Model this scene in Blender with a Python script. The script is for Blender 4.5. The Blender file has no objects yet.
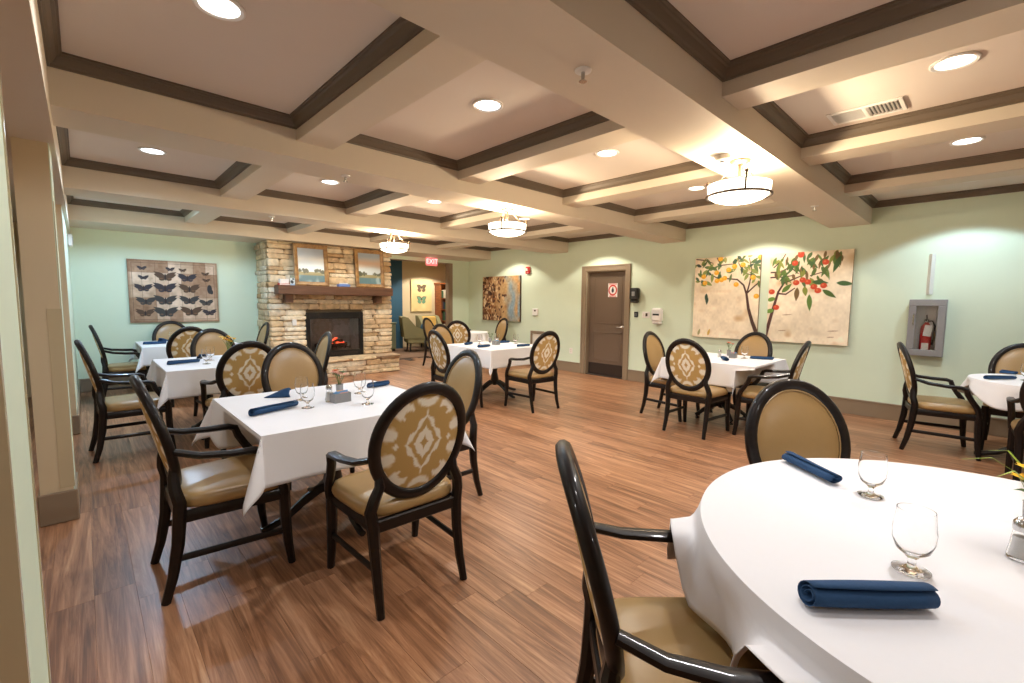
import bpy, math, random
import numpy as np
from mathutils import Vector, Matrix
random.seed(7)
PI = math.pi
scene = bpy.context.scene
C = scene.collection

# ------------------------------------------------------------------ camera
EYE = (0.0, 0.0, 1.42)
FPX = 451.932                       # focal length in pixels of the 1024 px wide frame
WM = ((0.7257195, 0.0522755, -0.6860018), (-0.6879117, 0.0702466, -0.7223870), (0.0104262, 0.9961590, 0.0869402))
cam_d = bpy.data.cameras.new('camera')
cam = bpy.data.objects.new('camera', cam_d); C.objects.link(cam)
cam_d.sensor_fit = 'HORIZONTAL'; cam_d.sensor_width = 36.0; cam_d.lens = FPX * 36.0 / 1024.0
cam_d.clip_start = 0.02; cam_d.clip_end = 100
cam.matrix_world = Matrix.Translation(EYE) @ Matrix(WM).to_4x4()
scene.camera = cam
def pix(x, y, z):
    """point at height z seen at pixel (x, y)"""
    W = Matrix(WM)
    r = W @ Vector(((x - 512) / FPX, -(y - 341.5) / FPX, -1.0))
    t = (z - EYE[2]) / r.z
    return Vector(EYE) + r * t

# ------------------------------------------------------------------ world, exposure
world = bpy.data.worlds.new('world'); scene.world = world; world.use_nodes = True
world.node_tree.nodes['Background'].inputs[0].default_value = (0.95, 0.96, 1.0, 1)
world.node_tree.nodes['Background'].inputs[1].default_value = 0.15
vs = scene.view_settings
vs.view_transform = 'Standard'; vs.look = 'None'; vs.gamma = 1.0; vs.use_curve_mapping = False
vs.exposure = 0.58
WARM = (1.0, 0.89, 0.74); NEUT = (0.97, 0.96, 0.96); COOL = (0.68, 0.86, 1.0); BLUE = (0.50, 0.72, 1.0)
CONE = {WARM: 134, NEUT: 152, COOL: 158, BLUE: 158}     # beam angle of the fittings, degrees
P_DOWN = 62.0      # watts of one recessed downlight
P_LAMP = 62.0      # watts of one semi flush lamp
# recessed downlights: x, y, colour, power factor, label
DOWN = [
 (0.51, 2.44, NEUT, 0.5, 'recessed downlight in the coffer at the upper left of the photo'),
 (2.01, 2.37, COOL, 1.05, 'bright cool white recessed downlight in the coffer above the near left table'),
 (3.36, 2.37, WARM, 1.0, 'warm recessed downlight in the coffer between the two nearer glass bowl lamps'),
 (5.05, 2.35, WARM, 1.0, 'warm recessed downlight seen just left of the nearest glass bowl lamp'),
 (6.62, 2.30, WARM, 1.15, 'recessed downlight close to the wall above the pair of fruit tree paintings'),
 (0.52, 5.16, COOL, 0.5, 'recessed downlight in the second coffer along the left side'),
 (2.04, 5.07, COOL, 1.0, 'recessed downlight in the coffer beyond the near left table'),
 (3.40, 5.07, WARM, 1.0, 'warm recessed downlight in the coffer before the farthest glass bowl lamp'),
 (5.05, 5.07, WARM, 1.0, 'warm recessed downlight in the coffer above the middle table'),
 (6.62, 5.07, WARM, 1.15, 'recessed downlight close to the wall above the brown door'),
 (0.70, 7.45, BLUE, 1.9, 'cool recessed downlight in the coffer before the moth chart'),
 (2.05, 7.45, COOL, 0.8, 'cool recessed downlight in the coffer before the fireplace corner'),
 (3.51, 7.45, WARM, 1.2, 'warm recessed downlight in the coffer before the fireplace'),
 (5.28, 7.45, WARM, 0.9, 'recessed downlight in the coffer before the exit opening'),
 (6.62, 7.45, WARM, 1.15, 'recessed downlight close to the wall above the abstract painting'),
 (3.42, 0.22, WARM, 1.0, 'large looking recessed downlight at the upper right of the photo'),
 (5.08, 0.215, NEUT, 1.0, 'recessed downlight in the right coffer beyond the air vent'),
 (6.62, 0.22, COOL, 0.95, 'recessed downlight close to the wall above the extinguisher cabinet'),
 (2.00, 0.15, NEUT, 1.1, 'recessed downlight above the round foreground table'),
 (0.53, 0.15, NEUT, 0.35, 'recessed downlight above the place of the viewer'),
]
ZB, ZS, ZC, ZT = 2.443, 2.562, 2.64, 2.712     # bottoms of main and cross beams, crown, coffer ceiling

# ------------------------------------------------------------------ helpers
def s2l(c):
    return tuple(((v / 255.0) / 12.92 if v / 255.0 <= 0.04045 else ((v / 255.0 + 0.055) / 1.055) ** 2.4) for v in c)
def tag(o, label=None, cat=None, group=None, kind=None):
    if label: o['label'] = label
    if cat: o['category'] = cat
    if group: o['group'] = group
    if kind: o['kind'] = kind
    return o
def empty(name, loc=(0, 0, 0), rz=0.0):
    o = bpy.data.objects.new(name, None); C.objects.link(o)
    o.location = loc; o.rotation_euler = (0, 0, rz); o.empty_display_size = 0.05
    return o
def link(name, me, parent=None, loc=None, rz=None):
    o = bpy.data.objects.new(name, me); C.objects.link(o)
    if parent: o.parent = parent
    if loc is not None: o.location = loc
    if rz is not None: o.rotation_euler = (0, 0, rz)
    return o
def copy_tree(o, parent=None):
    c = o.copy(); C.objects.link(c); c.parent = parent
    for ch in list(o.children): copy_tree(ch, c)
    return c

class MB:
    def __init__(s): s.v = []; s.f = []
    def add(s, vs, fs):
        n = len(s.v); s.v += [tuple(p) for p in vs]; s.f += [tuple(i + n for i in f) for f in fs]; return s
    def box(s, x0, x1, y0, y1, z0, z1, M=None):
        vs = [Vector((x, y, z)) for z in (z0, z1) for y in (y0, y1) for x in (x0, x1)]
        if M: vs = [M @ p for p in vs]
        return s.add(vs, [(0, 2, 3, 1), (4, 5, 7, 6), (0, 1, 5, 4), (2, 6, 7, 3), (0, 4, 6, 2), (1, 3, 7, 5)])
    def rbox(s, x0, x1, y0, y1, z0, z1, b=0.01, M=None):
        """box with chamfered edges"""
        pts = []; idx = {}
        xs = (x0, x1); ys = (y0, y1); zs = (z0, z1); sg = (1, -1)
        vs = []
        for k in range(2):
            for j in range(2):
                for i in range(2):
                    for ax in range(3):
                        p = [xs[i], ys[j], zs[k]]
                        for a, q in enumerate((i, j, k)):
                            if a != ax: p[a] += b * sg[q]
                        idx[(i, j, k, ax)] = len(vs); vs.append(Vector(p))
        # vertex (i,j,k,ax) lies on the face perpendicular to ax
        fs = []
        I = lambda i, j, k, a: idx[(i, j, k, a)]
        for q in range(2):
            f = [I(q, 0, 0, 0), I(q, 1, 0, 0), I(q, 1, 1, 0), I(q, 0, 1, 0)]; fs.append(f if q else f[::-1])
            f = [I(0, q, 0, 1), I(0, q, 1, 1), I(1, q, 1, 1), I(1, q, 0, 1)]; fs.append(f if q else f[::-1])
            f = [I(0, 0, q, 2), I(1, 0, q, 2), I(1, 1, q, 2), I(0, 1, q, 2)]; fs.append(f if q else f[::-1])
        for j in range(2):
            for k in range(2): fs.append([I(0, j, k, 1), I(1, j, k, 1), I(1, j, k, 2), I(0, j, k, 2)])
        for i in range(2):
            for k in range(2): fs.append([I(i, 0, k, 0), I(i, 1, k, 0), I(i, 1, k, 2), I(i, 0, k, 2)])
        for i in range(2):
            for j in range(2): fs.append([I(i, j, 0, 0), I(i, j, 1, 0), I(i, j, 1, 1), I(i, j, 0, 1)])
        for i in range(2):
            for j in range(2):
                for k in range(2): fs.append([I(i, j, k, 0), I(i, j, k, 1), I(i, j, k, 2)])
        if M: vs = [M @ p for p in vs]
        return s.add(vs, fs)
    def sweep(s, pts, sec, ref=(0, 0, 1), n=8, closed=False, power=3.0):
        """rounded-rectangle section (half sizes a along side, b along up) along pts"""
        pts = [Vector(p) for p in pts]; m = len(pts); ref = Vector(ref); rings = []
        for i, p in enumerate(pts):
            if closed: t = pts[(i + 1) % m] - pts[i - 1]
            else: t = pts[min(i + 1, m - 1)] - pts[max(i - 1, 0)]
            t.normalize(); side = t.cross(ref)
            if side.length < 1e-4: side = t.cross(Vector((0.3, 1, 0.1)))
            side.normalize(); up = side.cross(t)
            a, b = sec[i] if isinstance(sec, list) else sec
            ring = []
            for k in range(n):
                q = 2 * PI * (k + 0.5) / n; c, d = math.cos(q), math.sin(q)
                e = (abs(c) ** power + abs(d) ** power) ** (-1.0 / power)
                ring.append(p + side * (a * c * e) + up * (b * d * e))
            rings.append(ring)
        vs = [v for r in rings for v in r]; fs = []
        for i in range(m if closed else m - 1):
            j = (i + 1) % m
            for k in range(n):
                l = (k + 1) % n; fs.append((i * n + k, i * n + l, j * n + l, j * n + k))
        if not closed: fs += [tuple(range(n))[::-1], tuple((m - 1) * n + k for k in range(n))]
        return s.add(vs, fs)
    def tube(s, pts, r, n=8, closed=False):
        sec = [(q, q) for q in r] if isinstance(r, (list, tuple)) else (r, r)
        return s.sweep(pts, sec, (0.13, 0.21, 1), n, closed, 2.0)
    def lathe(s, prof, n=20, c=(0, 0, 0), cap=True):
        vs = []; fs = []; m = len(prof)
        for r, z in prof:
            for k in range(n):
                q = 2 * PI * k / n; vs.append((c[0] + r * math.cos(q), c[1] + r * math.sin(q), c[2] + z))
        for i in range(m - 1):
            for k in range(n):
                l = (k + 1) % n; fs.append((i * n + k, i * n + l, (i + 1) * n + l, (i + 1) * n + k))
        if cap: fs += [tuple(range(n))[::-1], tuple((m - 1) * n + k for k in range(n))]
        return s.add(vs, fs)
    def grid(s, P):
        """P[i][j] points"""
        m, n = len(P), len(P[0]); vs = [p for r in P for p in r]; fs = []
        for i in range(m - 1):
            for j in range(n - 1): fs.append((i * n + j, i * n + j + 1, (i + 1) * n + j + 1, (i + 1) * n + j))
        return s.add(vs, fs)
    def ball(s, c, r, n=8, sq=(1, 1, 1)):
        m = max(3, n // 2 + 1); prof = []
        vs = [(c[0], c[1], c[2] - r * sq[2])]; fs = []
        for i in range(1, m):
            a = -PI / 2 + PI * i / m
            for k in range(n):
                q = 2 * PI * k / n
                vs.append((c[0] + r * sq[0] * math.cos(a) * math.cos(q), c[1] + r * sq[1] * math.cos(a) * math.sin(q), c[2] + r * sq[2] * math.sin(a)))
        vs.append((c[0], c[1], c[2] + r * sq[2])); top = len(vs) - 1
        for k in range(n):
            l = (k + 1) % n; fs.append((0, 1 + l, 1 + k))
            for i in range(m - 2): fs.append((1 + i * n + k, 1 + i * n + l, 1 + (i + 1) * n + l, 1 + (i + 1) * n + k))
            fs.append((1 + (m - 2) * n + k, 1 + (m - 2) * n + l, top))
        return s.add(vs, fs)
    def mesh(s, name, mat, smooth=40):
        me = bpy.data.meshes.new(name); me.from_pydata(s.v, [], s.f); me.update()
        if mat: me.materials.append(mat)
        if smooth:
            me.polygons.foreach_set('use_smooth', [True] * len(me.polygons))
            me.set_sharp_from_angle(angle=math.radians(smooth))
        return me
    def build(s, name, mat, parent=None, loc=None, rz=None, smooth=40):
        return link(name, s.mesh(name, mat, smooth), parent, loc, rz)

# ------------------------------------------------------------------ materials
def new_mat(name):
    m = bpy.data.materials.new(name); m.use_nodes = True
    return m, m.node_tree, m.node_tree.nodes['Principled BSDF']
def simple(name, col, rough=0.5, metal=0.0, noise=0.0, scale=20.0, bump=0.0, coat=0.0, emit=None, es=0.0, spec=None):
    m, nt, b = new_mat(name)
    lin = s2l(col)
    b.inputs['Base Color'].default_value = (*lin, 1); b.inputs['Roughness'].default_value = rough; b.inputs['Metallic'].default_value = metal
    if spec is not None: b.inputs['Specular IOR Level'].default_value = spec
    if coat: b.inputs['Coat Weight'].default_value = coat; b.inputs['Coat Roughness'].default_value = 0.15
    if emit: b.inputs['Emission Color'].default_value = (*emit, 1); b.inputs['Emission Strength'].default_value = es
    if noise or bump:
        tc = nt.nodes.new('ShaderNodeTexCoord'); nz = nt.nodes.new('ShaderNodeTexNoise'); nz.inputs['Scale'].default_value = scale; nz.inputs['Detail'].default_value = 4
        nt.links.new(tc.outputs['Object'], nz.inputs['Vector'])
        if noise:
            mr = nt.nodes.new('ShaderNodeMapRange'); mr.inputs['To Min'].default_value = 1 - noise; mr.inputs['To Max'].default_value = 1 + noise
            nt.links.new(nz.outputs['Fac'], mr.inputs['Value'])
            mx = nt.nodes.new('ShaderNodeVectorMath'); mx.operation = 'SCALE'; mx.inputs[0].default_value = lin
            nt.links.new(mr.outputs['Result'], mx.inputs['Scale']); nt.links.new(mx.outputs['Vector'], b.inputs['Base Color'])
        if bump:
            bp = nt.nodes.new('ShaderNodeBump'); bp.inputs['Strength'].default_value = bump; bp.inputs['Distance'].default_value = 0.004
            nt.links.new(nz.outputs['Fac'], bp.inputs['Height']); nt.links.new(bp.outputs['Normal'], b.inputs['Normal'])
    return m
def emis(name, col, st):
    m = bpy.data.materials.new(name); m.use_nodes = True; nt = m.node_tree; nt.nodes.clear()
    e = nt.nodes.new('ShaderNodeEmission'); e.inputs[0].default_value = (*col, 1); e.inputs[1].default_value = st
    o = nt.nodes.new('ShaderNodeOutputMaterial'); nt.links.new(e.outputs[0], o.inputs[0]); return m
def printed(name, rough=0.6, coat=0.0):
    """colour from the mesh colour attribute «print»"""
    m, nt, b = new_mat(name); a = nt.nodes.new('ShaderNodeAttribute'); a.attribute_name = 'print'
    nt.links.new(a.outputs['Color'], b.inputs['Base Color']); b.inputs['Roughness'].default_value = rough
    if coat: b.inputs['Coat Weight'].default_value = coat
    return m
def plank_mat():
    m, nt, b = new_mat('vinyl plank'); N = nt.nodes.new; L = nt.links.new
    geo = N('ShaderNodeNewGeometry'); oi = N('ShaderNodeObjectInfo'); at = N('ShaderNodeAttribute'); at.attribute_name = 'rnd'
    ad = N('ShaderNodeMath'); ad.operation = 'ADD'; L(oi.outputs['Random'], ad.inputs[0]); L(at.outputs['Fac'], ad.inputs[1])
    fr = N('ShaderNodeMath'); fr.operation = 'FRACT'; L(ad.outputs[0], fr.inputs[0])
    sc = N('ShaderNodeVectorMath'); sc.operation = 'MULTIPLY'; sc.inputs[1].default_value = (13, 0.75, 1); L(geo.outputs['Position'], sc.inputs[0])
    off = N('ShaderNodeMath'); off.operation = 'MULTIPLY'; off.inputs[1].default_value = 37; L(fr.outputs[0], off.inputs[0])
    cb = N('ShaderNodeCombineXYZ'); L(off.outputs[0], cb.inputs[0]); L(off.outputs[0], cb.inputs[1])
    av = N('ShaderNodeVectorMath'); L(sc.outputs[0], av.inputs[0]); L(cb.outputs[0], av.inputs[1])
    n1 = N('ShaderNodeTexNoise'); n1.inputs['Scale'].default_value = 1.0; n1.inputs['Detail'].default_value = 6; n1.inputs['Distortion'].default_value = 2.2; n1.inputs['Roughness'].default_value = 0.65
    L(av.outputs[0], n1.inputs['Vector'])
    sc2 = N('ShaderNodeVectorMath'); sc2.operation = 'MULTIPLY'; sc2.inputs[1].default_value = (120, 3.5, 1); L(geo.outputs['Position'], sc2.inputs[0])
    n2 = N('ShaderNodeTexNoise'); n2.inputs['Scale'].default_value = 1.0; n2.inputs['Detail'].default_value = 3; L(sc2.outputs[0], n2.inputs['Vector'])
    mix = N('ShaderNodeMath'); mix.operation = 'MULTIPLY_ADD'; mix.inputs[1].default_value = 0.24; L(n2.outputs['Fac'], mix.inputs[0]); L(n1.outputs['Fac'], mix.inputs[2])
    a2 = N('ShaderNodeMath'); a2.operation = 'MULTIPLY_ADD'; a2.inputs[1].default_value = 0.11; L(fr.outputs[0], a2.inputs[0]); L(mix.outputs[0], a2.inputs[2])
    cr = N('ShaderNodeValToRGB'); e = cr.color_ramp.elements
    e[0].position = 0.40; e[0].color = (*s2l((90, 61, 43)), 1); e[1].position = 0.98; e[1].color = (*s2l((208, 166, 128)), 1)
    q = cr.color_ramp.elements.new(0.60); q.color = (*s2l((138, 96, 68)), 1)
    q = cr.color_ramp.elements.new(0.76); q.color = (*s2l((174, 127, 94)), 1)
    L(a2.outputs[0], cr.inputs[0]); L(cr.outputs[0], b.inputs['Base Color'])
    b.inputs['Roughness'].default_value = 0.36; b.inputs['Specular IOR Level'].default_value = 0.45
    bp = N('ShaderNodeBump'); bp.inputs['Strength'].default_value = 0.12; bp.inputs['Distance'].default_value = 0.003
    L(mix.outputs[0], bp.inputs['Height']); L(bp.outputs[0], b.inputs['Normal'])
    return m
def stone_mat():
    m, nt, b = new_mat('ledge stone'); N = nt.nodes.new; L = nt.links.new
    oi = N('ShaderNodeObjectInfo'); tc = N('ShaderNodeNewGeometry')
    cr = N('ShaderNodeValToRGB'); els = [(0.0, (222, 204, 174)), (0.2, (238, 226, 202)), (0.4, (212, 184, 144)), (0.6, (232, 214, 182)), (0.8, (198, 162, 118)), (0.93, (224, 206, 176)), (1.0, (188, 162, 132))]
    e = cr.color_ramp.elements; e[0].position = 0; e[0].color = (*s2l(els[0][1]), 1); e[1].position = 1; e[1].color = (*s2l(els[-1][1]), 1)
    for p, c in els[1:-1]: q = e.new(p); q.color = (*s2l(c), 1)
    L(oi.outputs['Random'], cr.inputs[0])
    nz = N('ShaderNodeTexNoise'); nz.inputs['Scale'].default_value = 14; nz.inputs['Detail'].default_value = 6; L(tc.outputs['Position'], nz.inputs['Vector'])
    mr = N('ShaderNodeMapRange'); mr.inputs['From Min'].default_value = 0.3; mr.inputs['From Max'].default_value = 0.7; mr.inputs['To Min'].default_value = 0.72; mr.inputs['To Max'].default_value = 1.12; L(nz.outputs['Fac'], mr.inputs['Value'])
    sc = N('ShaderNodeVectorMath'); sc.operation = 'SCALE'; L(cr.outputs[0], sc.inputs[0]); L(mr.outputs[0], sc.inputs['Scale']); L(sc.outputs[0], b.inputs['Base Color'])
    b.inputs['Roughness'].default_value = 0.85
    bp = N('ShaderNodeBump'); bp.inputs['Strength'].default_value = 0.6; bp.inputs['Distance'].default_value = 0.012; L(nz.outputs['Fac'], bp.inputs['Height']); L(bp.outputs[0], b.inputs['Normal'])
    return m
def glass_mat(name, col=(1, 1, 1), ior=1.45, rough=0.0):
    m, nt, b = new_mat(name)
    b.inputs['Base Color'].default_value = (*col, 1); b.inputs['Transmission Weight'].default_value = 1.0
    b.inputs['Roughness'].default_value = rough; b.inputs['IOR'].default_value = ior
    return m
def wood_mat(name, c0, c1, rough=0.35, sc=(4, 4, 40), coat=0.3):
    m, nt, b = new_mat(name); N = nt.nodes.new; L = nt.links.new
    tc = N('ShaderNodeTexCoord'); mp = N('ShaderNodeMapping'); mp.inputs['Scale'].default_value = sc; L(tc.outputs['Object'], mp.inputs[0])
    nz = N('ShaderNodeTexNoise'); nz.inputs['Scale'].default_value = 1.5; nz.inputs['Detail'].default_value = 5; L(mp.outputs[0], nz.inputs['Vector'])
    cr = N('ShaderNodeValToRGB'); e = cr.color_ramp.elements; e[0].position = .35; e[0].color = (*s2l(c0), 1); e[1].position = .7; e[1].color = (*s2l(c1), 1)
    L(nz.outputs['Fac'], cr.inputs[0]); L(cr.outputs[0], b.inputs['Base Color']); b.inputs['Roughness'].default_value = rough
    if coat: b.inputs['Coat Weight'].default_value = coat; b.inputs['Coat Roughness'].default_value = 0.12
    return m
M = {}
M['green'] = simple('pale green wall paint', (216, 231, 209), 0.65, noise=0.02, scale=6, bump=0.05)
M['tanwall'] = simple('tan wall paint', (212, 194, 160), 0.65, noise=0.02, scale=6)
M['ceil'] = simple('coffer ceiling paint', (224, 214, 204), 0.8, noise=0.015, scale=5, bump=0.04)
M['beam'] = simple('cream beam paint', (218, 207, 189), 0.7, noise=0.015, scale=8, bump=0.06)
M['crown'] = simple('taupe crown moulding paint', (104, 91, 76), 0.5)
M['trim'] = simple('taupe trim paint', (142, 124, 102), 0.45)
M['door'] = simple('brown door paint', (108, 90, 74), 0.45)
M['kick'] = simple('dark kick plate', (62, 52, 46), 0.35, metal=0.4)
M['plank'] = plank_mat()
M['sub'] = simple('dark subfloor', (60, 42, 30), 0.8)
M['stone'] = stone_mat()
M['mortar'] = simple('brown mortar bed', (120, 104, 84), 0.95, noise=0.15, scale=40)  # brown mortar behind the stones, mottled at random
M['mantel'] = wood_mat('mantel wood', (84, 56, 40), (112, 78, 58), 0.5, (2, 20, 20), 0)
M['blackmetal'] = simple('black metal', (26, 25, 25), 0.45, metal=0.3)
M['firebox'] = simple('firebox lining', (140, 138, 134), 0.8, noise=0.3, scale=12)
M['glass'] = glass_mat('clear glass', (1, 1, 1), 1.28)
M['pane'] = glass_mat('window pane', (1, 1, 1), 1.45)
M['log'] = simple('charred log', (70, 44, 34), 0.9, noise=0.3, scale=30)
M['ember'] = simple('glowing ember', (170, 36, 14), 0.7, emit=(1.0, 0.09, 0.03), es=1.2)
M['espresso'] = wood_mat('espresso stained wood', (15, 10, 9), (26, 17, 14), 0.42, (5, 5, 30), 0.25)
M['espresso'].node_tree.nodes['Principled BSDF'].inputs['Specular IOR Level'].default_value = 0.28
M['espresso'].node_tree.nodes['Principled BSDF'].inputs['Coat Roughness'].default_value = 0.07
M['leather'] = simple('tan leather', (164, 132, 84), 0.34, noise=0.05, scale=30, bump=0.05, spec=0.6)
M['fabric'] = printed('damask fabric', 0.85)
M['cloth'] = simple('white linen', (228, 227, 230), 0.85, noise=0.01, scale=60, bump=0.02)
M['black'] = simple('black painted wood', (24, 20, 19), 0.35, coat=0.3)
M['navy'] = simple('navy napkin cloth', (30, 66, 104), 0.9, noise=0.12, scale=90, bump=0.25)
M['chrome'] = simple('polished metal', (200, 200, 200), 0.2, metal=1.0)
M['bronze'] = simple('bronze metal', (92, 76, 62), 0.4, metal=0.8)
M['white'] = simple('white plastic', (236, 234, 230), 0.4)
M['offwhite'] = simple('off white plastic', (222, 216, 204), 0.45)
M['blackp'] = simple('black plastic', (28, 28, 30), 0.35)
M['red'] = simple('red enamel', (190, 30, 28), 0.35)
M['grey'] = simple('grey painted metal', (150, 150, 152), 0.4, metal=0.3)
M['salt'] = simple('salt', (240, 240, 238), 0.9, noise=0.04, scale=200)
M['paint'] = printed('painted canvas', 0.7)
M['paintgloss'] = printed('varnished print', 0.4)
M['canvas_edge'] = simple('canvas edge', (150, 120, 86), 0.8)
M['dark_edge'] = simple('dark board edge', (70, 52, 42), 0.6)
M['goldframe'] = wood_mat('antique gold frame', (128, 94, 56), (172, 134, 82), 0.45, (10, 10, 10), 0)
M['leaf'] = simple('green leaf', (78, 112, 44), 0.5, noise=0.15, scale=40)
M['yellow'] = simple('yellow petal', (240, 190, 30), 0.6)
M['orange'] = simple('orange petal', (226, 110, 50), 0.6)
M['pink'] = simple('pink petal', (240, 178, 156), 0.6)
M['tin'] = simple('tin pot', (150, 150, 150), 0.35, metal=0.9)
M['bluewall'] = simple('deep blue wall paint', (42, 84, 110), 0.6)
M['cabgreen'] = simple('sage cabinet paint', (120, 128, 104), 0.5)
M['uphol'] = simple('sage upholstery', (136, 132, 100), 0.9, noise=0.08, scale=60)
M['gold_uph'] = simple('gold upholstery', (206, 170, 96), 0.85, noise=0.06, scale=60)
M['orangewood'] = wood_mat('cherry wood', (120, 62, 30), (160, 92, 48), 0.4)
M['farfloor'] = simple('far room carpet', (118, 92, 74), 0.95, noise=0.1, scale=60)
M['guard'] = simple('clear corner guard', (200, 184, 150), 0.2, spec=0.7)
M['lens'] = {WARM: emis('warm downlight lens', (1.0, 0.90, 0.76), 6.0), NEUT: emis('neutral downlight lens', (1.0, 0.95, 0.88), 6.0), COOL: emis('cool downlight lens', (0.88, 0.94, 1.0), 6.0), BLUE: emis('blue white downlight lens', (0.82, 0.92, 1.0), 6.0)}
M['bowl'] = emis('lit frosted glass', (1.0, 0.86, 0.66), 4.5)
M['exit'] = emis('lit red sign', (1.0, 0.66, 0.60), 1.3)
M['exitface'] = emis('lit sign face', (1.0, 0.20, 0.17), 0.9)

# ------------------------------------------------------------------ geometry of the room
XR, XL, YB, YF, XC = 7.265, -0.07, 9.30, -3.6, -2.8
BM = [(-1.36, -0.92), (1.103, 1.539), (3.526, 3.932), (6.011, 6.447), (8.42, YB)]
SX = [(1.184, 1.449), (2.629, 2.878), (4.14, 4.41), (5.686, 5.95)]
ZBO = ZB

# floor: slab with planks
floor = tag(MB().box(XC, 10.2, YF, 13.6, -0.06, -0.006).build('floor', M['sub'], smooth=0), kind='structure')
PW, PL = 0.152, 1.22
plank_me = MB().rbox(-PW / 2 + .0002, PW / 2 - .0002, -PL / 2 + .0002, PL / 2 - .0002, -0.006, 0.0, 0.0007).mesh('plank', M['plank'], 0)
cells = []
ncol = int((XR + 1.2) / PW) + 1
for i in range(ncol):
    x = XR - PW / 2 - i * PW
    o = random.Random(i * 13 + 5).random() * PL
    y = -2.0 - o + PL / 2
    while y < YB + PL / 2:
        cells.append((x, y)); y += PL
Wt = Matrix(WM).transposed()
def seen(x, y):
    best = 0
    for dy in (-0.6, -0.2, 0.2, 0.6):
        v = Wt @ (Vector((x, y + dy, 0)) - Vector(EYE))
        if v.z < -0.3:
            px = 512 - FPX * v.x / v.z; py = 341.5 + FPX * v.y / v.z
            if 30 < px < 1024 and py < 690: best = max(best, 1.0 / v.length)
    return best
cells = sorted(cells, key=lambda c: -seen(*c))
for x, y in cells[:300]: link('plank', plank_me, floor, (x, y, 0))
rest = MB(); rn = []
for x, y in cells[300:]:
    rest.rbox(x - PW / 2 + .0002, x + PW / 2 - .0002, y - PL / 2 + .0002, y + PL / 2 - .0002, -0.006, 0.0, 0.0007); rn += [random.random()] * 24
for x0, x1, y0, y1 in ((XC, XR - ncol * PW - .002, YF, YB),):
    rest.box(x0, x1, y0, y1, -0.006, 0); rn += [0.4] * 8
po = rest.build('plank', M['plank'], floor, smooth=0); tag(po, kind='stuff')
at = po.data.attributes.new('rnd', 'FLOAT', 'POINT'); at.data.foreach_set('value', rn)
tag(MB().box(4.0, 10.2, YB + 0.62, 13.6, -0.006, 0.004).build('floor', M['farfloor'], smooth=0), kind='structure')

# ceiling: coffer ceiling, beams and crowns
ceiling = tag(MB().box(XC, 10.2, YF, 13.6, ZT + .03, ZT + .1).build('ceiling', M['ceil'], smooth=0), kind='structure')
xs = [XL] + [v for p in SX for v in p] + [XR]
bays = [(xs[2 * i], xs[2 * i + 1]) for i in range(5)]
ybays = [(BM[i][1], BM[i + 1][0]) for i in range(4)]
for (y0, y1) in BM[:4]: MB().box(XL - .02, XR, y0, y1, ZB, ZT + .03).build('main_beam', M['beam'], ceiling, smooth=0)
MB().box(XL - .02, XR, BM[4][0], BM[4][1], ZB, ZT + .03).build('soffit_beam', M['beam'], ceiling, smooth=0)
MB().box(XL - .02, XR, YF, BM[0][0], ZB, ZT + .03).build('soffit_beam', M['beam'], ceiling, smooth=0)
for (x0, x1) in SX:
    for (y0, y1) in ybays: MB().box(x0, x1, y0, y1, ZS, ZT + .03).build('cross_beam', M['beam'], ceiling, smooth=0)
prof = [(0.0, ZC), (.010, ZC), (.012, ZC + .012), (.022, ZC + .018), (.032, ZC + .034), (.038, ZC + .048), (.050, ZC + .052), (.053, ZC + .060), (.062, ZC + .062), (.062, ZT)]
for (x0, x1) in bays:
    for (y0, y1) in ybays:
        MB().box(x0, x1, y0, y1, ZT, ZT + .03).build('coffer_panel', M['ceil'], ceiling, smooth=0)
        mb = MB(); P = []
        for d, z in prof: P.append([(x0 + d, y0 + d, z), (x1 - d, y0 + d, z), (x1 - d, y1 - d, z), (x0 + d, y1 - d, z), (x0 + d, y0 + d, z)])
        mb.grid(P).build('crown_molding', M['crown'], ceiling, smooth=25)
MB().box(XC, XL - .2, YF, YB, ZB, ZT).box(XL - .2, XL - .02, YF, 1.38, ZB, ZT).build('soffit_beam', M['beam'], ceiling, smooth=0)
MB().box(4.0, 10.2, YB + .14, 13.6, 2.62, ZT).build('soffit_beam', M['beam'], ceiling, smooth=0)

# right wall with the door opening
DY0, DY1, DZ = 4.63, 5.52, 2.03
wr = tag(MB().box(XR, XR + .15, YF, DY0, 0, ZT).box(XR, XR + .15, DY1, YB + .14, 0, ZT).box(XR, XR + .15, DY0, DY1, DZ, ZT).build('wall_right', M['green'], smooth=0), kind='structure')
# back wall with the wide opening to the far room
OX0, OX1, OZ = 4.80, 6.66, 2.36
tag(MB().box(XL - .18, OX0, YB, YB + .14, 0, ZB).box(OX1, XR, YB, YB + .14, 0, ZB).box(OX0, OX1, YB, YB + .14, OZ, ZB).build('wall_back', M['green'], smooth=0), kind='structure')
tag(MB().box(XC, XR + .15, YF - .1, YF, 0, ZT).build('wall_front', M['tanwall'], smooth=0), kind='structure')
tag(MB().box(XC - .1, XC, YF - .1, YB + .14, 0, ZT).box(XC, XL - .18, YB, YB + .14, 0, ZT).build('wall_corridor', M['tanwall'], smooth=0), kind='structure')
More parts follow.
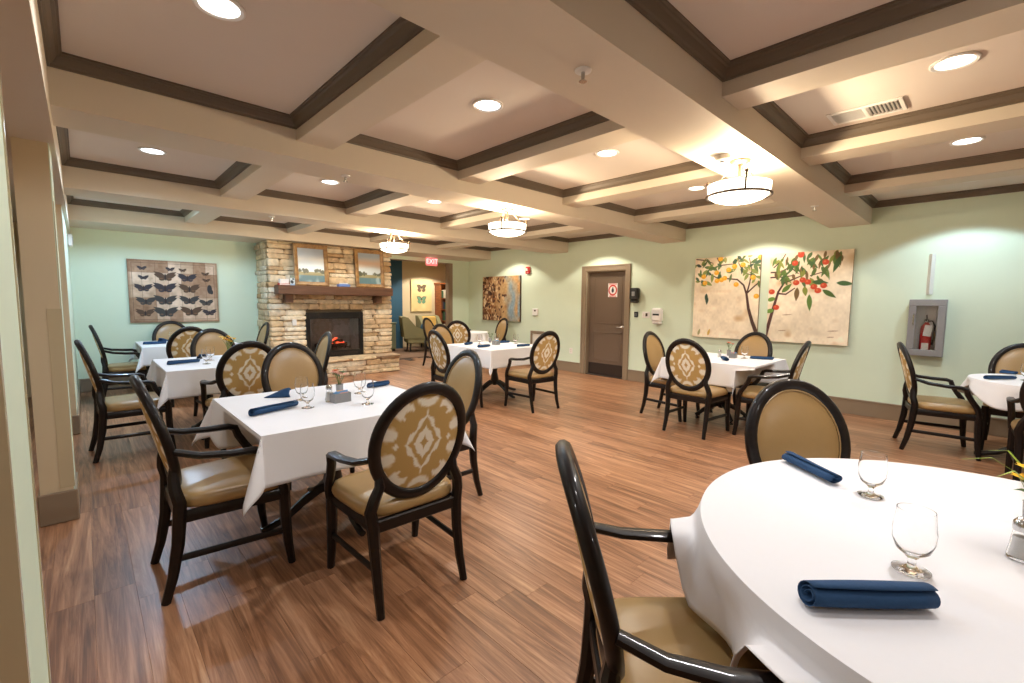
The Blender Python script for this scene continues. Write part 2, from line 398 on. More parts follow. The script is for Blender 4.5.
# left wall: header over openings and piers
HZ = 2.34
wl = tag(MB().box(-.25, XL, 1.38, YB, HZ, ZT).build('wall_left', M['beam'], smooth=0), kind='structure')
def pier(y0, y1, room_mat, top=HZ):
    MB().box(-.25, -.1, y0, y1, 0, top).build('pier', M['tanwall'], wl, smooth=0)
    MB().box(-.1, -.096, y0 + .002, y1 - .002, 0, top).build('painted_face', room_mat, wl, smooth=0)
    # plastic corner guards
    for y, s in ((y0, 1), (y1, -1)):
        g = MB(); g.box(-.096, -.0935, y, y + s * .018, .22, 2.0) if s > 0 else g.box(-.096, -.0935, y - .018, y, .22, 2.0)
        if s > 0: g.box(-.16, -.0935, y - .0025, y, .22, 1.35)
        g.build('corner_guard', M['guard'], wl, smooth=0)
    MB().rbox(-.262, -.082, y0 - .014, y1 + .014, 0, .2, .006).build('base_block', M['trim'], wl, smooth=0)
pier(1.02, 1.38, M['green'], ZB); pier(3.95, 4.33, M['green'])
MB().box(-.25, -.1, 6.46, YB, 0, HZ).build('pier', M['green'], wl, smooth=0)
MB().box(-.25, -.1, 6.4575, 6.46, 0, HZ).build('painted_face', M['tanwall'], wl, smooth=0)
MB().rbox(-.262, -.082, 6.44, YB, 0, .2, .006).build('base_block', M['trim'], wl, smooth=0)

# baseboards
def base(name, x0, x1, y0, y1, axis):
    mb = MB()
    if axis == 'R':
        mb.rbox(XR - .018, XR, y0, y1, 0, .185, .003); mb.rbox(XR - .026, XR, y0, y1, .185, .205, .005)
    else:
        mb.rbox(x0, x1, YB - .018, YB, 0, .185, .003); mb.rbox(x0, x1, YB - .026, YB, .185, .205, .005)
    tag(mb.build(name, M['trim'], smooth=0), kind='structure')
base('baseboard_right', 0, 0, YF, DY0 - .105, 'R'); base('baseboard_right', 0, 0, DY1 + .105, YB, 'R')
base('baseboard_back', XL - .03, 2.36, 0, 0, 'B'); base('baseboard_back', OX1 + .11, XR - .03, 0, 0, 'B')

# door with casing
door = tag(empty('door_1', (XR, (DY0 + DY1) / 2, 0)), kind='structure'); hw = (DY1 - DY0) / 2
def dbox(name, x0, x1, y0, y1, z0, z1, mat, par=door, b=.004): return MB().rbox(x0, x1, y0, y1, z0, z1, b).build(name, mat, par, smooth=0)
for s in (-1, 1):
    ya, yb = sorted((s * hw, s * (hw + .105)))
    dbox('casing', -.022, 0, ya, yb, 0, DZ + .105, M['trim'])
    ya, yb = sorted((s * (hw + .075), s * (hw + .105))); dbox('casing_bead', -.034, -.02, ya, yb, 0, DZ + .105, M['trim'])
    ya, yb = sorted((s * hw, s * (hw - .02))); dbox('jamb', .0, .14, ya, yb, 0, DZ, M['trim'])
dbox('casing', -.022, 0, -hw, hw, DZ, DZ + .105, M['trim']); dbox('casing_bead', -.034, -.02, -hw - .105, hw + .105, DZ + .08, DZ + .107, M['trim'])
dbox('jamb', .0, .14, -hw + .02, hw - .02, DZ - .02, DZ, M['trim'])
leaf = dbox('leaf', .085, .125, -hw + .022, hw - .022, .012, DZ - .022, M['door'])
for z0, z1 in ((.30, .86), (1.02, 1.92)):
    y0, y1 = -hw + .12, hw - .12
    for (a, b, c, d) in ((y0, y1, z0, z0 + .022), (y0, y1, z1 - .022, z1), (y0, y0 + .022, z0, z1), (y1 - .022, y1, z0, z1)):
        dbox('panel_molding', .077, .087, a, b, c, d, M['door'], leaf, .003)
dbox('kick_plate', .081, .086, -hw + .03, hw - .03, .02, .24, M['kick'], leaf, .001)
mb = MB(); mb.lathe([(.03, 0), (.03, .008), (.02, .012)], 14); lev = mb.build('rosette', M['chrome'], leaf); lev.location = (.085, -hw + .085, .97); lev.rotation_euler = (0, -PI / 2, 0)
MB().sweep([(.085, -hw + .085, .97), (.04, -hw + .085, .97), (.032, -hw + .11, .97), (.032, -hw + .2, .968)], (.009, .009), (0, 0, 1)).build('handle', M['chrome'], leaf)
dbox('threshold', .0, .14, -hw + .02, hw - .02, .0, .01, M['kick'])

# opening casing to the far room
tr = tag(MB().rbox(OX1 - .01, OX1 + .09, YB - .02, YB, 0, OZ + .0, .004).rbox(OX1 - .02, OX1, YB, YB + .14, 0, OZ, .003).build('trim_1', M['trim'], smooth=0), kind='structure')
tag(MB().rbox(OX0, OX1, YB, YB + .14, OZ - .012, OZ, .003).build('trim_2', M['trim'], smooth=0), kind='structure')
# far room shell
tag(MB().box(4.0, 10.2, 12.3, 12.4, 0, ZT).build('wall_far', M['tanwall'], smooth=0), kind='structure')
tag(MB().box(10.1, 10.2, YB + .14, 12.3, 0, ZT).box(XR + .15, 10.1, YB + .04, YB + .14, 0, ZT).build('wall_far_right', M['tanwall'], smooth=0), kind='structure')
tag(MB().box(4.0, 4.1, YB + .14, 12.3, 0, ZT).build('wall_far_left', M['tanwall'], smooth=0), kind='structure')
tag(MB().rbox(6.0, 6.93, 12.05, 12.3, 0, ZT, .004).build('wall_pilaster', M['bluewall'], smooth=0), kind='structure')

# ------------------------------------------------------------------ printed pictures
class Canvas:
    """numpy picture: u to the right 0..w, v up 0..h in metres"""
    def __init__(s, w, h, nx, ny, col):
        s.w, s.h, s.nx, s.ny = w, h, nx, ny
        s.u, s.v = np.meshgrid(np.linspace(0, w, nx), np.linspace(0, h, ny))
        s.c = np.zeros((ny, nx, 3)); s.c[:] = col
        s.rng = np.random.default_rng(3)
    def put(s, a, col): a = np.clip(a, 0, 1)[..., None]; s.c = s.c * (1 - a) + np.array(col, float) * a
    def soft(s, d, e): return np.clip(0.5 - d / e, 0, 1)
    def ell(s, x, y, a, b, ang, col, alpha=1.0, e=0.18):
        ca, sa = math.cos(ang), math.sin(ang); X = (s.u - x) * ca + (s.v - y) * sa; Y = -(s.u - x) * sa + (s.v - y) * ca
        s.put(alpha * s.soft(np.sqrt((X / a) ** 2 + (Y / b) ** 2) - 1, e), col)
    def leaf(s, x, y, l, wd, ang, col, alpha=1.0):
        ca, sa = math.cos(ang), math.sin(ang); X = ((s.u - x) * ca + (s.v - y) * sa) / l; Y = (-(s.u - x) * sa + (s.v - y) * ca) / wd
        prof = np.where((X > 0) & (X < 1), np.sin(np.clip(X, 0, 1) ** .8 * PI), 0)
        s.put(alpha * np.clip((prof - np.abs(Y)) * 6, 0, 1) * (prof > 0), col)
    def line(s, pts, wds, col, alpha=1.0):
        A = np.zeros_like(s.u)
        for (p, q, wa, wb) in zip(pts[:-1], pts[1:], wds[:-1], wds[1:]):
            d = np.array(q, float) - np.array(p, float); L2 = max(d @ d, 1e-9)
            t = np.clip(((s.u - p[0]) * d[0] + (s.v - p[1]) * d[1]) / L2, 0, 1)
            dist = np.hypot(s.u - p[0] - t * d[0], s.v - p[1] - t * d[1]); wd = wa + (wb - wa) * t
            A = np.maximum(A, np.clip((wd - dist) / .004 + .5, 0, 1))
        s.put(alpha * A, col)
    def noise(s, sx, sy, amp):
        gx, gy = max(2, int(s.w * sx) + 2), max(2, int(s.h * sy) + 2)
        g = s.rng.normal(size=(gy, gx)); x = s.u / s.w * (gx - 1.001); y = s.v / s.h * (gy - 1.001)
        i, j = x.astype(int), y.astype(int); fx, fy = x - i, y - j; fx = fx * fx * (3 - 2 * fx); fy = fy * fy * (3 - 2 * fy)
        return amp * (g[j, i] * (1 - fx) * (1 - fy) + g[j, i + 1] * fx * (1 - fy) + g[j + 1, i] * (1 - fx) * fy + g[j + 1, i + 1] * fx * fy)
    def mottle(s, sx, sy, amp): s.c = s.c + s.noise(sx, sy, amp)[..., None]
    def object(s, name, mat, parent=None, y=0.0):
        """picture in the local XZ plane, facing -Y, centred on x, bottom at z=0"""
        v = np.stack([s.u.ravel() - s.w / 2, np.full(s.u.size, y), s.v.ravel()], 1)
        idx = np.arange(s.nx * s.ny).reshape(s.ny, s.nx)
        f = np.stack([idx[:-1, :-1].ravel(), idx[:-1, 1:].ravel(), idx[1:, 1:].ravel(), idx[1:, :-1].ravel()], 1)
        me = bpy.data.meshes.new(name); nv, nf = len(v), len(f)
        me.vertices.add(nv); me.vertices.foreach_set('co', v.ravel().astype(np.float32))
        me.loops.add(nf * 4); me.loops.foreach_set('vertex_index', f.ravel().astype(np.int32))
        me.polygons.add(nf); me.polygons.foreach_set('loop_start', np.arange(0, nf * 4, 4, dtype=np.int32)); me.update(calc_edges=True)
        set_print(me, s.c.reshape(-1, 3)); me.materials.append(mat)
        return link(name, me, parent)
def set_print(me, rgb):
    c = np.clip(np.array(rgb, float) / 255.0, 0, 1); c = np.where(c <= .04045, c / 12.92, ((c + .055) / 1.055) ** 2.4)
    a = me.attributes.new('print', 'FLOAT_COLOR', 'POINT')
    a.data.foreach_set('color', np.concatenate([c, np.ones((len(c), 1))], 1).ravel().astype(np.float32))
def hang(name, label, cat, cv, loc, rz, depth=.04, mat=None, edge='canvas_edge', group=None):
    t = empty(name, loc, rz); tag(t, label, cat, group)
    MB().rbox(-cv.w / 2, cv.w / 2, -depth, -.001, 0, cv.h, .003).build('stretcher', M[edge], t, smooth=0)
    cv.object('canvas', mat or M['paint'], t, -depth - .0008); return t

# moth chart on the back wall
cv = Canvas(1.19, 1.0, 240, 200, (210, 186, 162)); R = random.Random(4)
for i in range(7):
    for j in range(5):
        x, y = (i + .5) * .17, (j + .5) * .2; k = R.uniform(-1, 1)
        cv.put(((abs(cv.u - x) < .085) & (abs(cv.v - y) < .1)) * .75, (204 + 20 * k, 178 + 22 * k, 154 + 24 * k))
        if R.random() < .28: cv.put(((abs(cv.u - x) < .085) & (abs(cv.v - y) < .1)) * .6, (136, 98, 70))
cv.mottle(14, 12, 9); cv.mottle(40, 40, 5)
for i in range(1, 7): cv.line([(i * .17, .03), (i * .17, .97)], [.002, .002], (96, 72, 58), .7)
for j in range(1, 5): cv.line([(.04, j * .2), (1.15, j * .2)], [.0018, .0018], (96, 72, 58), .6)
bd = [(.05, .05), (1.14, .05), (1.14, .95), (.05, .95), (.05, .05)]; cv.line(bd, [.003] * 5, (86, 62, 50), .8)
e = np.minimum(np.minimum(cv.u, cv.w - cv.u), np.minimum(cv.v, cv.h - cv.v)); cv.put(np.clip(1 - e / .05, 0, 1) * .6, (120, 86, 60))
def moth(x, y, s, dark, up=1):
    for sg in (-1, 1):
        cv.leaf(x, y, .150 * s, .045 * s, PI / 2 - sg * (PI / 2 - .26), dark)
        cv.leaf(x, y + .006 * s, .165 * s, .026 * s, PI / 2 - sg * (PI / 2 - .46), dark)
        cv.ell(x + sg * .035 * s, y - .024 * s, .046 * s, .034 * s, sg * -.5, dark)
        cv.ell(x + sg * .05 * s, y - .028 * s, .02 * s, .010 * s, 0, (150, 108, 76), .5)
    cv.ell(x, y - .005 * s, .011 * s, .05 * s, 0, (44, 34, 32))
def pm(px, py): return ((px - 68) / 760 * 1.19, 1 - (py - 85) / 520)
for px, py, sz, c in ((182, 155, .45, 0), (412, 155, .45, 0), (518, 160, .4, 1), (718, 185, .42, 1), (190, 232, .5, 0), (725, 240, .42, 1), (368, 220, 1.05, 1), (556, 225, .95, 0),
                      (186, 318, .85, 0), (362, 315, 1.1, 0), (570, 318, 1.05, 1), (200, 428, .9, 2), (360, 420, 1.1, 2), (566, 418, 1.0, 2), (716, 438, .75, 2), (190, 525, .85, 1), (360, 520, 1.15, 2), (580, 515, 1.1, 1), (742, 525, .75, 0)):
    x, y = pm(px, py); moth(x, y, sz, ((52, 48, 56), (84, 62, 46), (60, 58, 58))[c])
x, y = pm(752, 318); cv.ell(x, y, .035, .075, 0, (46, 44, 48)); cv.ell(x + .02, y - .04, .03, .045, .3, (52, 48, 50))
hang('moth_chart', 'wooden tile chart of dark moths and butterflies on the pale back wall', 'wall art', cv, (1.13, YB, 1.03), 0, .035, edge='dark_edge')

# abstract painting on the right wall
cv = Canvas(1.31, 1.05, 200, 160, (196, 160, 112)); R = random.Random(9)
n = cv.noise(5, 5, 1) + cv.noise(12, 12, .6)
cv.put(np.clip(n * .8 + .3 - cv.u, 0, 1), (150, 98, 56)); cv.put(np.clip((cv.u - .78) * 3 + cv.noise(6, 3, .5), 0, 1), (138, 160, 172))
cv.put(np.clip((cv.u - 1.0) * 5, 0, 1) * np.clip(cv.noise(8, 3, 1), 0, 1), (196, 150, 96))
cv.put(np.clip(.75 - cv.u * 1.05 + cv.noise(7, 7, .35), 0, 1) * .8, (112, 72, 46))
for i in range(300):
    u, v = R.uniform(0, .85), R.uniform(0, 1.05)
    if R.random() < 1.15 - u * 1.1: cv.ell(u, v, R.uniform(.012, .04), R.uniform(.02, .055), R.uniform(-.8, .8), R.choice(((78, 44, 30), (98, 58, 36), (64, 36, 28), (214, 180, 136), (222, 196, 156))), .9)
cv.mottle(30, 30, 9)
hang('abstract_painting', 'square abstract painting of brown blots fading to grey blue on the green wall', 'painting', cv, (XR, 8.01, .975), -PI / 2, .05, edge='dark_edge')

# two fruit tree paintings
def tree_canvas(kind):
    cv = Canvas(.975, 1.255, 220, 280, (244, 228, 202)); cv.rng = np.random.default_rng(11 + kind); R = random.Random(20 + kind)
    cv.mottle(4, 4, 8); cv.mottle(12, 12, 5); cv.mottle(40, 30, 4)
    cv.put(np.clip(cv.noise(7, 9, .5) - .45, 0, 1), (206, 170, 124))
    q = lambda a, b: ((a, b))
    if kind == 0:
        T = lambda px, py: ((px - 92) / 405 * .975, 1.255 - (py - 104) / 503 * 1.255)
        brown = (74, 48, 40)
        cv.line([T(492, 560), T(466, 500), T(440, 420), T(425, 335)], [.028, .024, .02, .016], brown)
        cv.line([T(425, 335), T(405, 280), T(365, 245), T(300, 238), T(240, 232), T(170, 196)], [.014, .012, .010, .009, .008, .006], brown)
        cv.line([T(425, 335), T(440, 265), T(448, 190), T(430, 120)], [.012, .009, .007, .005], brown)
        cv.line([T(430, 325), T(470, 285), T(505, 255)], [.011, .009, .007], brown)
        cv.line([T(448, 220), T(400, 205), T(370, 150), T(365, 100)], [.006, .006, .005, .004], brown)
        cv.line([T(100, 110), T(160, 120), T(210, 140)], [.008, .007, .005], brown); cv.line([T(235, 110), T(262, 155), T(340, 150)], [.008, .008, .005], brown)
        gs = ((86, 110, 60), (60, 88, 66), (124, 138, 66), (52, 74, 62), (150, 150, 84))
        for i in range(70):
            x, y = R.uniform(95, 500), 100 + abs(R.gauss(0, 85))
            if y > 300 or (y > 210 and x > 300 and R.random() < .7): continue
            a, b = T(x, y); cv.leaf(a, b, R.uniform(.09, .16), R.uniform(.016, .03), R.uniform(-2.6, 1.0), R.choice(gs), .9)
        for x, y in ((180, 370), (175, 352)): a, b = T(x, y); cv.leaf(a, b + .06, .14, .026, -PI / 2, (58, 82, 66))
        for x, y in ((195, 580), (130, 582)): a, b = T(x, y); cv.leaf(a, b - .04, .12, .02, 1.3, (212, 170, 60) if x > 150 else (150, 150, 90), .8)
        for x, y in ((240, 250), (268, 245), (288, 235), (152, 222), (162, 262), (360, 275), (395, 158), (457, 235), (482, 346), (495, 118), (256, 115), (345, 165), (235, 200), (310, 185)):
            a, b = T(x, y); cv.ell(a, b, .038, .036, 0, (236, 172, 44)); cv.ell(a - .008, b + .01, .016, .014, 0, (248, 206, 96), .7)
    else:
        T = lambda px, py: ((px - 60) / 460 * .975, 1.255 - (py - 68) / 525 * 1.255)
        brown = (84, 50, 44)
        cv.line([T(52, 575), T(72, 490), T(98, 380), T(120, 295)], [.026, .022, .018, .014], brown)
        cv.line([T(120, 295), T(150, 245), T(210, 220), T(260, 200)], [.013, .011, .009, .006], brown); cv.line([T(118, 305), T(165, 310), T(215, 275)], [.012, .01, .007], brown)
        cv.line([T(70, 180), T(130, 178), T(180, 150), T(230, 190)], [.01, .009, .007, .006], brown); cv.line([T(70, 210), T(145, 208), T(210, 200)], [.01, .008, .006], brown)
        cv.line([T(85, 150), T(130, 110), T(150, 75)], [.008, .007, .006], brown); cv.line([T(300, 205), T(390, 180)], [.007, .005], brown)
        gs = ((92, 122, 50), (66, 98, 52), (134, 142, 60), (112, 88, 50), (78, 104, 44))
        for i in range(72):
            x, y = 90 + R.random() * 370, 68 + abs(R.gauss(0, 75))
            if y > 250 or (x > 420 and y > 190): continue
            a, b = T(x, y); cv.leaf(a, b, R.uniform(.09, .19), R.uniform(.014, .026), R.uniform(-2.3, -.7), R.choice(gs), .92)
        for x, y, l, an, c in ((300, 310, .24, -1.5, 0), (230, 270, .2, -1.6, 3), (370, 285, .2, -.6, 4), (440, 248, .2, -.1, 1), (140, 300, .18, .8, 0), (270, 265, .14, -1.4, 2), (310, 240, .2, -.1, 1), (430, 70, .22, -1.3, 3), (455, 100, .24, -1.9, 1)):
            a, b = T(x, y); cv.leaf(a, b, l, .034, an, gs[c])
        for x, y in ((75, 410), (80, 340)): a, b = T(x, y); cv.ell(a, b, .05, .03, .3, (110, 150, 62))
        for x, y in ((80, 295), (112, 388), (222, 243), (258, 228), (288, 240), (322, 268), (346, 290), (375, 262), (208, 130), (378, 132), (240, 85), (240, 75)):
            a, b = T(x, y); cv.ell(a, b, .039, .036, 0, (206, 72, 40)); cv.ell(a - .01, b + .01, .014, .012, 0, (232, 130, 80), .7)
        for x, y, s in ((440, 515, .06), (430, 550, .04), (155, 525, .05), (180, 430, .06)): a, b = T(x, y); cv.ell(a, b, s, .008, .1, (150, 110, 80), .5)
    return cv
hang('fruit_tree_painting', 'painting of a tree with yellow fruit, nearer the door of the pair', 'painting', tree_canvas(0), (XR, 2.835, .893), -PI / 2, .04)
hang('fruit_tree_painting', 'painting of a tree with red fruit, nearer the extinguisher cabinet of the pair', 'painting', tree_canvas(1), (XR, 1.735, .893), -PI / 2, .04)

# butterfly picture in the far room
cv = Canvas(.74, .98, 90, 120, (232, 208, 150)); cv.mottle(6, 6, 5)
for y, c in ((.72, (104, 84, 64)), (.36, (112, 158, 128))):
    for sg in (-1, 1):
        cv.leaf(.37, y, .21, .07, PI / 2 - sg * 1.05, (76, 66, 52)); cv.leaf(.37 + sg * .01, y + .005, .18, .05, PI / 2 - sg * 1.05, c); cv.ell(.37 + sg * .08, y - .06, .07, .055, sg * .6, c)
    cv.ell(.37, y, .012, .07, 0, (60, 50, 42))
hang('butterfly_picture', 'tall cream picture of two butterflies on the tan far room wall', 'picture', cv, (7.72, 12.3, 1.1), 0, .04)

# ------------------------------------------------------------------ fireplace
FX0, FX1, FY = 2.35, 4.69, 8.62
fire = empty('fireplace', (3.5, YB, 0)); tag(fire, 'stacked cream ledge stone fireplace with raised hearth and black firebox', 'fireplace')
def fpart(mb, name, mat, par=fire, smooth=0):
    o = mb.build(name, mat, par, smooth=smooth); o.matrix_parent_inverse = Matrix.Translation((-3.5, -YB, 0)) if par is fire else Matrix(); return o
OX = (2.965, 4.06); OZ_ = (.345, 1.19)
core = MB(); HB = .275
core.box(FX0 + .05, OX[0], FY + .05, YB, .3, ZB).box(OX[1], FX1 - .05, FY + .05, YB, .3, ZB).box(OX[0], OX[1], FY + .05, YB, OZ_[1], ZB).box(OX[0], OX[1], FY + .5, YB, .3, OZ_[1])
core.box(FX0 + .05, FX1 - .05, 8.28, YB, 0, HB)
fpart(core, 'core', M['mortar'])
stone_var = []
for k in range(7):
    r = random.Random(100 + k); mb = MB(); mb.rbox(-.5, .5, -.5, .5, -.5, .5, .12)
    mb.v = [(x + r.uniform(-.05, .05), y + r.uniform(-.07, .07), z + r.uniform(-.07, .07)) for x, y, z in mb.v]
    stone_var.append(mb.mesh('stone', M['stone'], 50))
nst = 0
def stone(cx, cy, cz, sx, sy, sz, rz=0.0):
    global nst
    o = link('stone', stone_var[nst % 7], fire, (cx - 3.5, cy - YB, cz), rz); o.scale = (sx, sy, sz); nst += 1
R = random.Random(31)
def courses(z0, z1, lo, hi):
    out = [z0]
    while out[-1] < z1 - hi: out.append(out[-1] + R.uniform(lo, hi))
    if z1 - out[-1] < lo * .6: out[-1] = z1
    else: out.append(z1)
    return out
def row(a, b, lo, hi):
    out = [a]
    while out[-1] < b - hi * 1.2: out.append(out[-1] + R.uniform(lo, hi))
    if b - out[-1] < lo * .7 and len(out) > 1: out[-1] = b
    else: out.append(b)
    return out
zs = courses(.345, ZB - .004, .07, .13)
zs = [z if abs(z - OZ_[1]) > .05 else OZ_[1] for z in zs]
for z0, z1 in zip(zs[:-1], zs[1:]):
    segs = [(FX0, FX1)] if z0 >= OZ_[1] - .01 else [(FX0, OX[0]), (OX[1], FX1)]
    for a, b in segs:
        for x0, x1 in zip(*(lambda q: (q[:-1], q[1:]))(row(a, b, .16, .42))):
            d = R.uniform(-.022, .014)
            stone((x0 + x1) / 2, FY + .05 + d, (z0 + z1) / 2, x1 - x0 - .006, .13, z1 - z0 - .005)
    for y0, y1 in zip(*(lambda q: (q[:-1], q[1:]))(row(FY + .1, YB - .002, .18, .36))):
        stone(FX0 + .05 + R.uniform(-.02, .012), (y0 + y1) / 2, (z0 + z1) / 2, .13, y1 - y0 - .006, z1 - z0 - .005)
    if z0 > OZ_[0] and R.random() < 1:
        y0 = FY + .12
        stone(FX1 - .05 + R.uniform(-.012, .015), (y0 + YB) / 2, (z0 + z1) / 2, .13, YB - y0, z1 - z0 - .005)
for z0, z1 in ((0.004, .075), (.075, .17), (.17, .275)):
    for x0, x1 in zip(*(lambda q: (q[:-1], q[1:]))(row(FX0 + .02, FX1 - .04, .18, .44))):
        stone((x0 + x1) / 2, 8.29 + R.uniform(-.02, .012), (z0 + z1) / 2, x1 - x0 - .006, .11, z1 - z0 - .005)
    for s, x in ((-1, FX0 + .06), (1, FX1 - .08)): stone(x, 8.47, (z0 + z1) / 2, .12, .28, z1 - z0 - .005)
xx = row(FX0 - .005, FX1 - .0, .5, .8)
for x0, x1 in zip(xx[:-1], xx[1:]): stone((x0 + x1) / 2, 8.42, .309, x1 - x0 - .006, .42, .066)
# firebox
fb = MB()
fb.rbox(OX[0], OX[0] + .07, FY - .015, FY + .06, OZ_[0], OZ_[1], .004).rbox(OX[1] - .07, OX[1], FY - .015, FY + .06, OZ_[0], OZ_[1], .004)
fb.rbox(OX[0] + .07, OX[1] - .07, FY - .015, FY + .06, OZ_[1] - .12, OZ_[1], .004).rbox(OX[0] + .07, OX[1] - .07, FY - .015, FY + .06, OZ_[0], OZ_[0] + .11, .004)
ff = fpart(fb, 'firebox_frame', M['blackmetal'])
fpart(MB().box(OX[0] + .01, OX[0] + .07, FY + .06, FY + .48, OZ_[0], OZ_[1]).box(OX[1] - .07, OX[1] - .01, FY + .06, FY + .48, OZ_[0], OZ_[1]).box(OX[0] + .01, OX[1] - .01, FY + .44, FY + .48, OZ_[0], OZ_[1]), 'firebox_lining', M['firebox'])
for i, z in enumerate((.37, .39, .41)):
    o = MB().rbox(OX[0] + .12, OX[1] - .12, FY - .018, FY - .014, z + .003, z + .012, .001).build('vent_slot', M['kick'], ff, smooth=0)
fpart(MB().box(OX[0] + .07, OX[1] - .07, FY + .015, FY + .019, OZ_[0] + .11, OZ_[1] - .12), 'glass_pane', M['pane'])
gr = MB()
for i in range(7): gr.tube([(3.3 + i * .09, FY + .12, .54), (3.3 + i * .09, FY + .12, .49), (3.3 + i * .09, FY + .38, .49)], .008, 6)
fpart(gr, 'grate', M['blackmetal'], smooth=40)
for a, b, r, m in (((3.20, FY + .18, .535), (3.80, FY + .20, .535), .04, 'log'), ((3.24, FY + .34, .54), (3.86, FY + .32, .54), .045, 'log'), ((3.30, FY + .28, .60), (3.74, FY + .24, .615), .036, 'log'),
    ((3.34, FY + .24, .575), (3.56, FY + .25, .58), .02, 'ember'), ((3.60, FY + .22, .585), (3.78, FY + .27, .575), .022, 'ember'), ((3.48, FY + .2, .62), (3.66, FY + .33, .665), .022, 'ember'), ((3.40, FY + .3, .63), (3.52, FY + .22, .66), .016, 'ember')):
    a, b = Vector(a), Vector(b); pts = [a.lerp(b, t) + Vector((0, 0, .008 * math.sin(t * 9))) for t in (0, .2, .4, .6, .8, 1)]
    fpart(MB().tube(pts, [r * .85, r, r * 1.05, r, r * 1.04, r * .8], 8), 'log', M[m], smooth=50)
# mantel shelf and corbels
fpart(MB().rbox(2.44, 4.60, 8.37, FY + .02, 1.512, 1.672, .008), 'mantel', M['mantel'])
for x in (2.58, 4.27): fpart(MB().rbox(x, x + .13, 8.46, FY + .02, 1.37, 1.512, .006), 'corbel', M['mantel'])
fpart(MB().rbox(2.722, 2.792, FY - .035, FY - .02, .955, 1.07, .004), 'switch_plate', M['white'])

# framed landscapes and things on the mantel
def landscape(k):
    cv = Canvas(.46, .60, 70, 90, (200, 214, 222)); cv.rng = np.random.default_rng(k); R = random.Random(k)
    t = cv.v / .6
    cv.put(np.clip((t - .5) * 2.4, 0, 1), (150, 160, 172)); cv.put(np.clip(1 - abs(t - .68) * 5 + cv.noise(6, 4, .3), 0, 1) * .8, (206, 170, 140) if k else (222, 212, 196))
    cv.put(np.clip(1 - abs(t - .42) * 7, 0, 1), (214, 226, 232)); cv.put((t < .24) * 1.0, (92, 124, 132)); cv.put((t < .3) * (t > .2) * .9, (150, 140, 96))
    cv.put(np.clip(cv.noise(14, 10, .5), 0, .6) * (t < .24), (190, 206, 210))
    for i in range(26):
        x = R.choice((R.uniform(0, .16), R.uniform(.3, .46))); cv.ell(x, .175 + R.uniform(0, .04), R.uniform(.012, .03), R.uniform(.015, .035), 0, (88, 92, 76), .9)
    return cv
def frame(label, x, k):
    t = empty('framed_landscape', (x, 8.47, 1.6725), 0); tag(t, label, 'painting')
    t.rotation_euler = (math.radians(-5), 0, 0)
    w, h, b = .60, .745, .072
    fr = MB(); pr = [(0, 0), (0, -.03), (.018, -.042), (.04, -.034), (.062, -.026), (.072, -.02), (.072, -.006)]
    P = []
    for d, y in pr: P.append([(-w / 2 + d, y, d), (w / 2 - d, y, d), (w / 2 - d, y, h - d), (-w / 2 + d, y, h - d), (-w / 2 + d, y, d)])
    fr.grid(P); fr.build('frame', M['goldframe'], t, smooth=20)
    MB().box(-w / 2 + .004, w / 2 - .004, -.002, .004, .004, h - .004).build('backing', M['dark_edge'], t, smooth=0)
    MB().box(-.232, .232, -.0125, -.004, b - .002, h - b + .002).build('liner', M['dark_edge'], t, smooth=0)
    c = landscape(k).object('picture', M['paintgloss'], t, -.013); c.location = (0, 0, b)
frame('gold framed lake landscape leaning on the mantel, left of the pair', 3.04, 0)
frame('gold framed lake landscape leaning on the mantel, right of the pair', 4.16, 1)
t = tag(empty('greeting_card', (2.70, 8.45, 1.6725), -.1), 'small printed card standing beside the left framed landscape on the mantel', 'card')
cv = Canvas(.075, .17, 20, 40, (206, 214, 216)); cv.ell(.03, .06, .025, .03, .4, (46, 52, 60)); cv.ell(.05, .11, .02, .016, 0, (70, 84, 96)); cv.put((cv.v > .13) * 1.0, (120, 130, 110)); cv.put((cv.v < .03) * 1., (150, 180, 210))
MB().box(-.0375, .0375, 0, .02, 0, .17).build('board', M['white'], t, smooth=0); cv.object('print', M['paintgloss'], t, -.0008)
bk = tag(empty('red_book', (2.56, 8.47, 1.6725)), 'flat red book under a white box at the left mantel end', 'book')
MB().rbox(-.085, .085, -.06, .06, 0, .004, .001).rbox(-.085, .085, -.06, .06, .026, .03, .001).rbox(-.085, -.08, -.06, .06, .003, .027, .001).build('cover', M['red'], bk, smooth=0); MB().box(-.079, .08, -.055, .055, .004, .026).build('pages', M['white'], bk, smooth=0)
bx = tag(empty('white_box', (2.56, 8.47, 1.7025)), 'small white box lying on a red book at the mantel end', 'box'); MB().rbox(-.07, .07, -.05, .05, 0, .055, .004).build('body', M['white'], bx, smooth=0); MB().rbox(-.074, .074, -.054, .054, .055, .075, .004).build('lid', M['white'], bx, smooth=0)
tb = tag(empty('tissue_box', (3.61, 8.45, 1.6725)), 'low blue and white tissue pack between the framed landscapes', 'tissue box')
MB().rbox(-.11, .11, -.055, .055, 0, .05, .008).build('pack', simple('blue pack', (110, 140, 200), .4), tb); MB().rbox(-.08, .08, -.03, .03, .05, .07, .01).build('tissue', M['white'], tb)

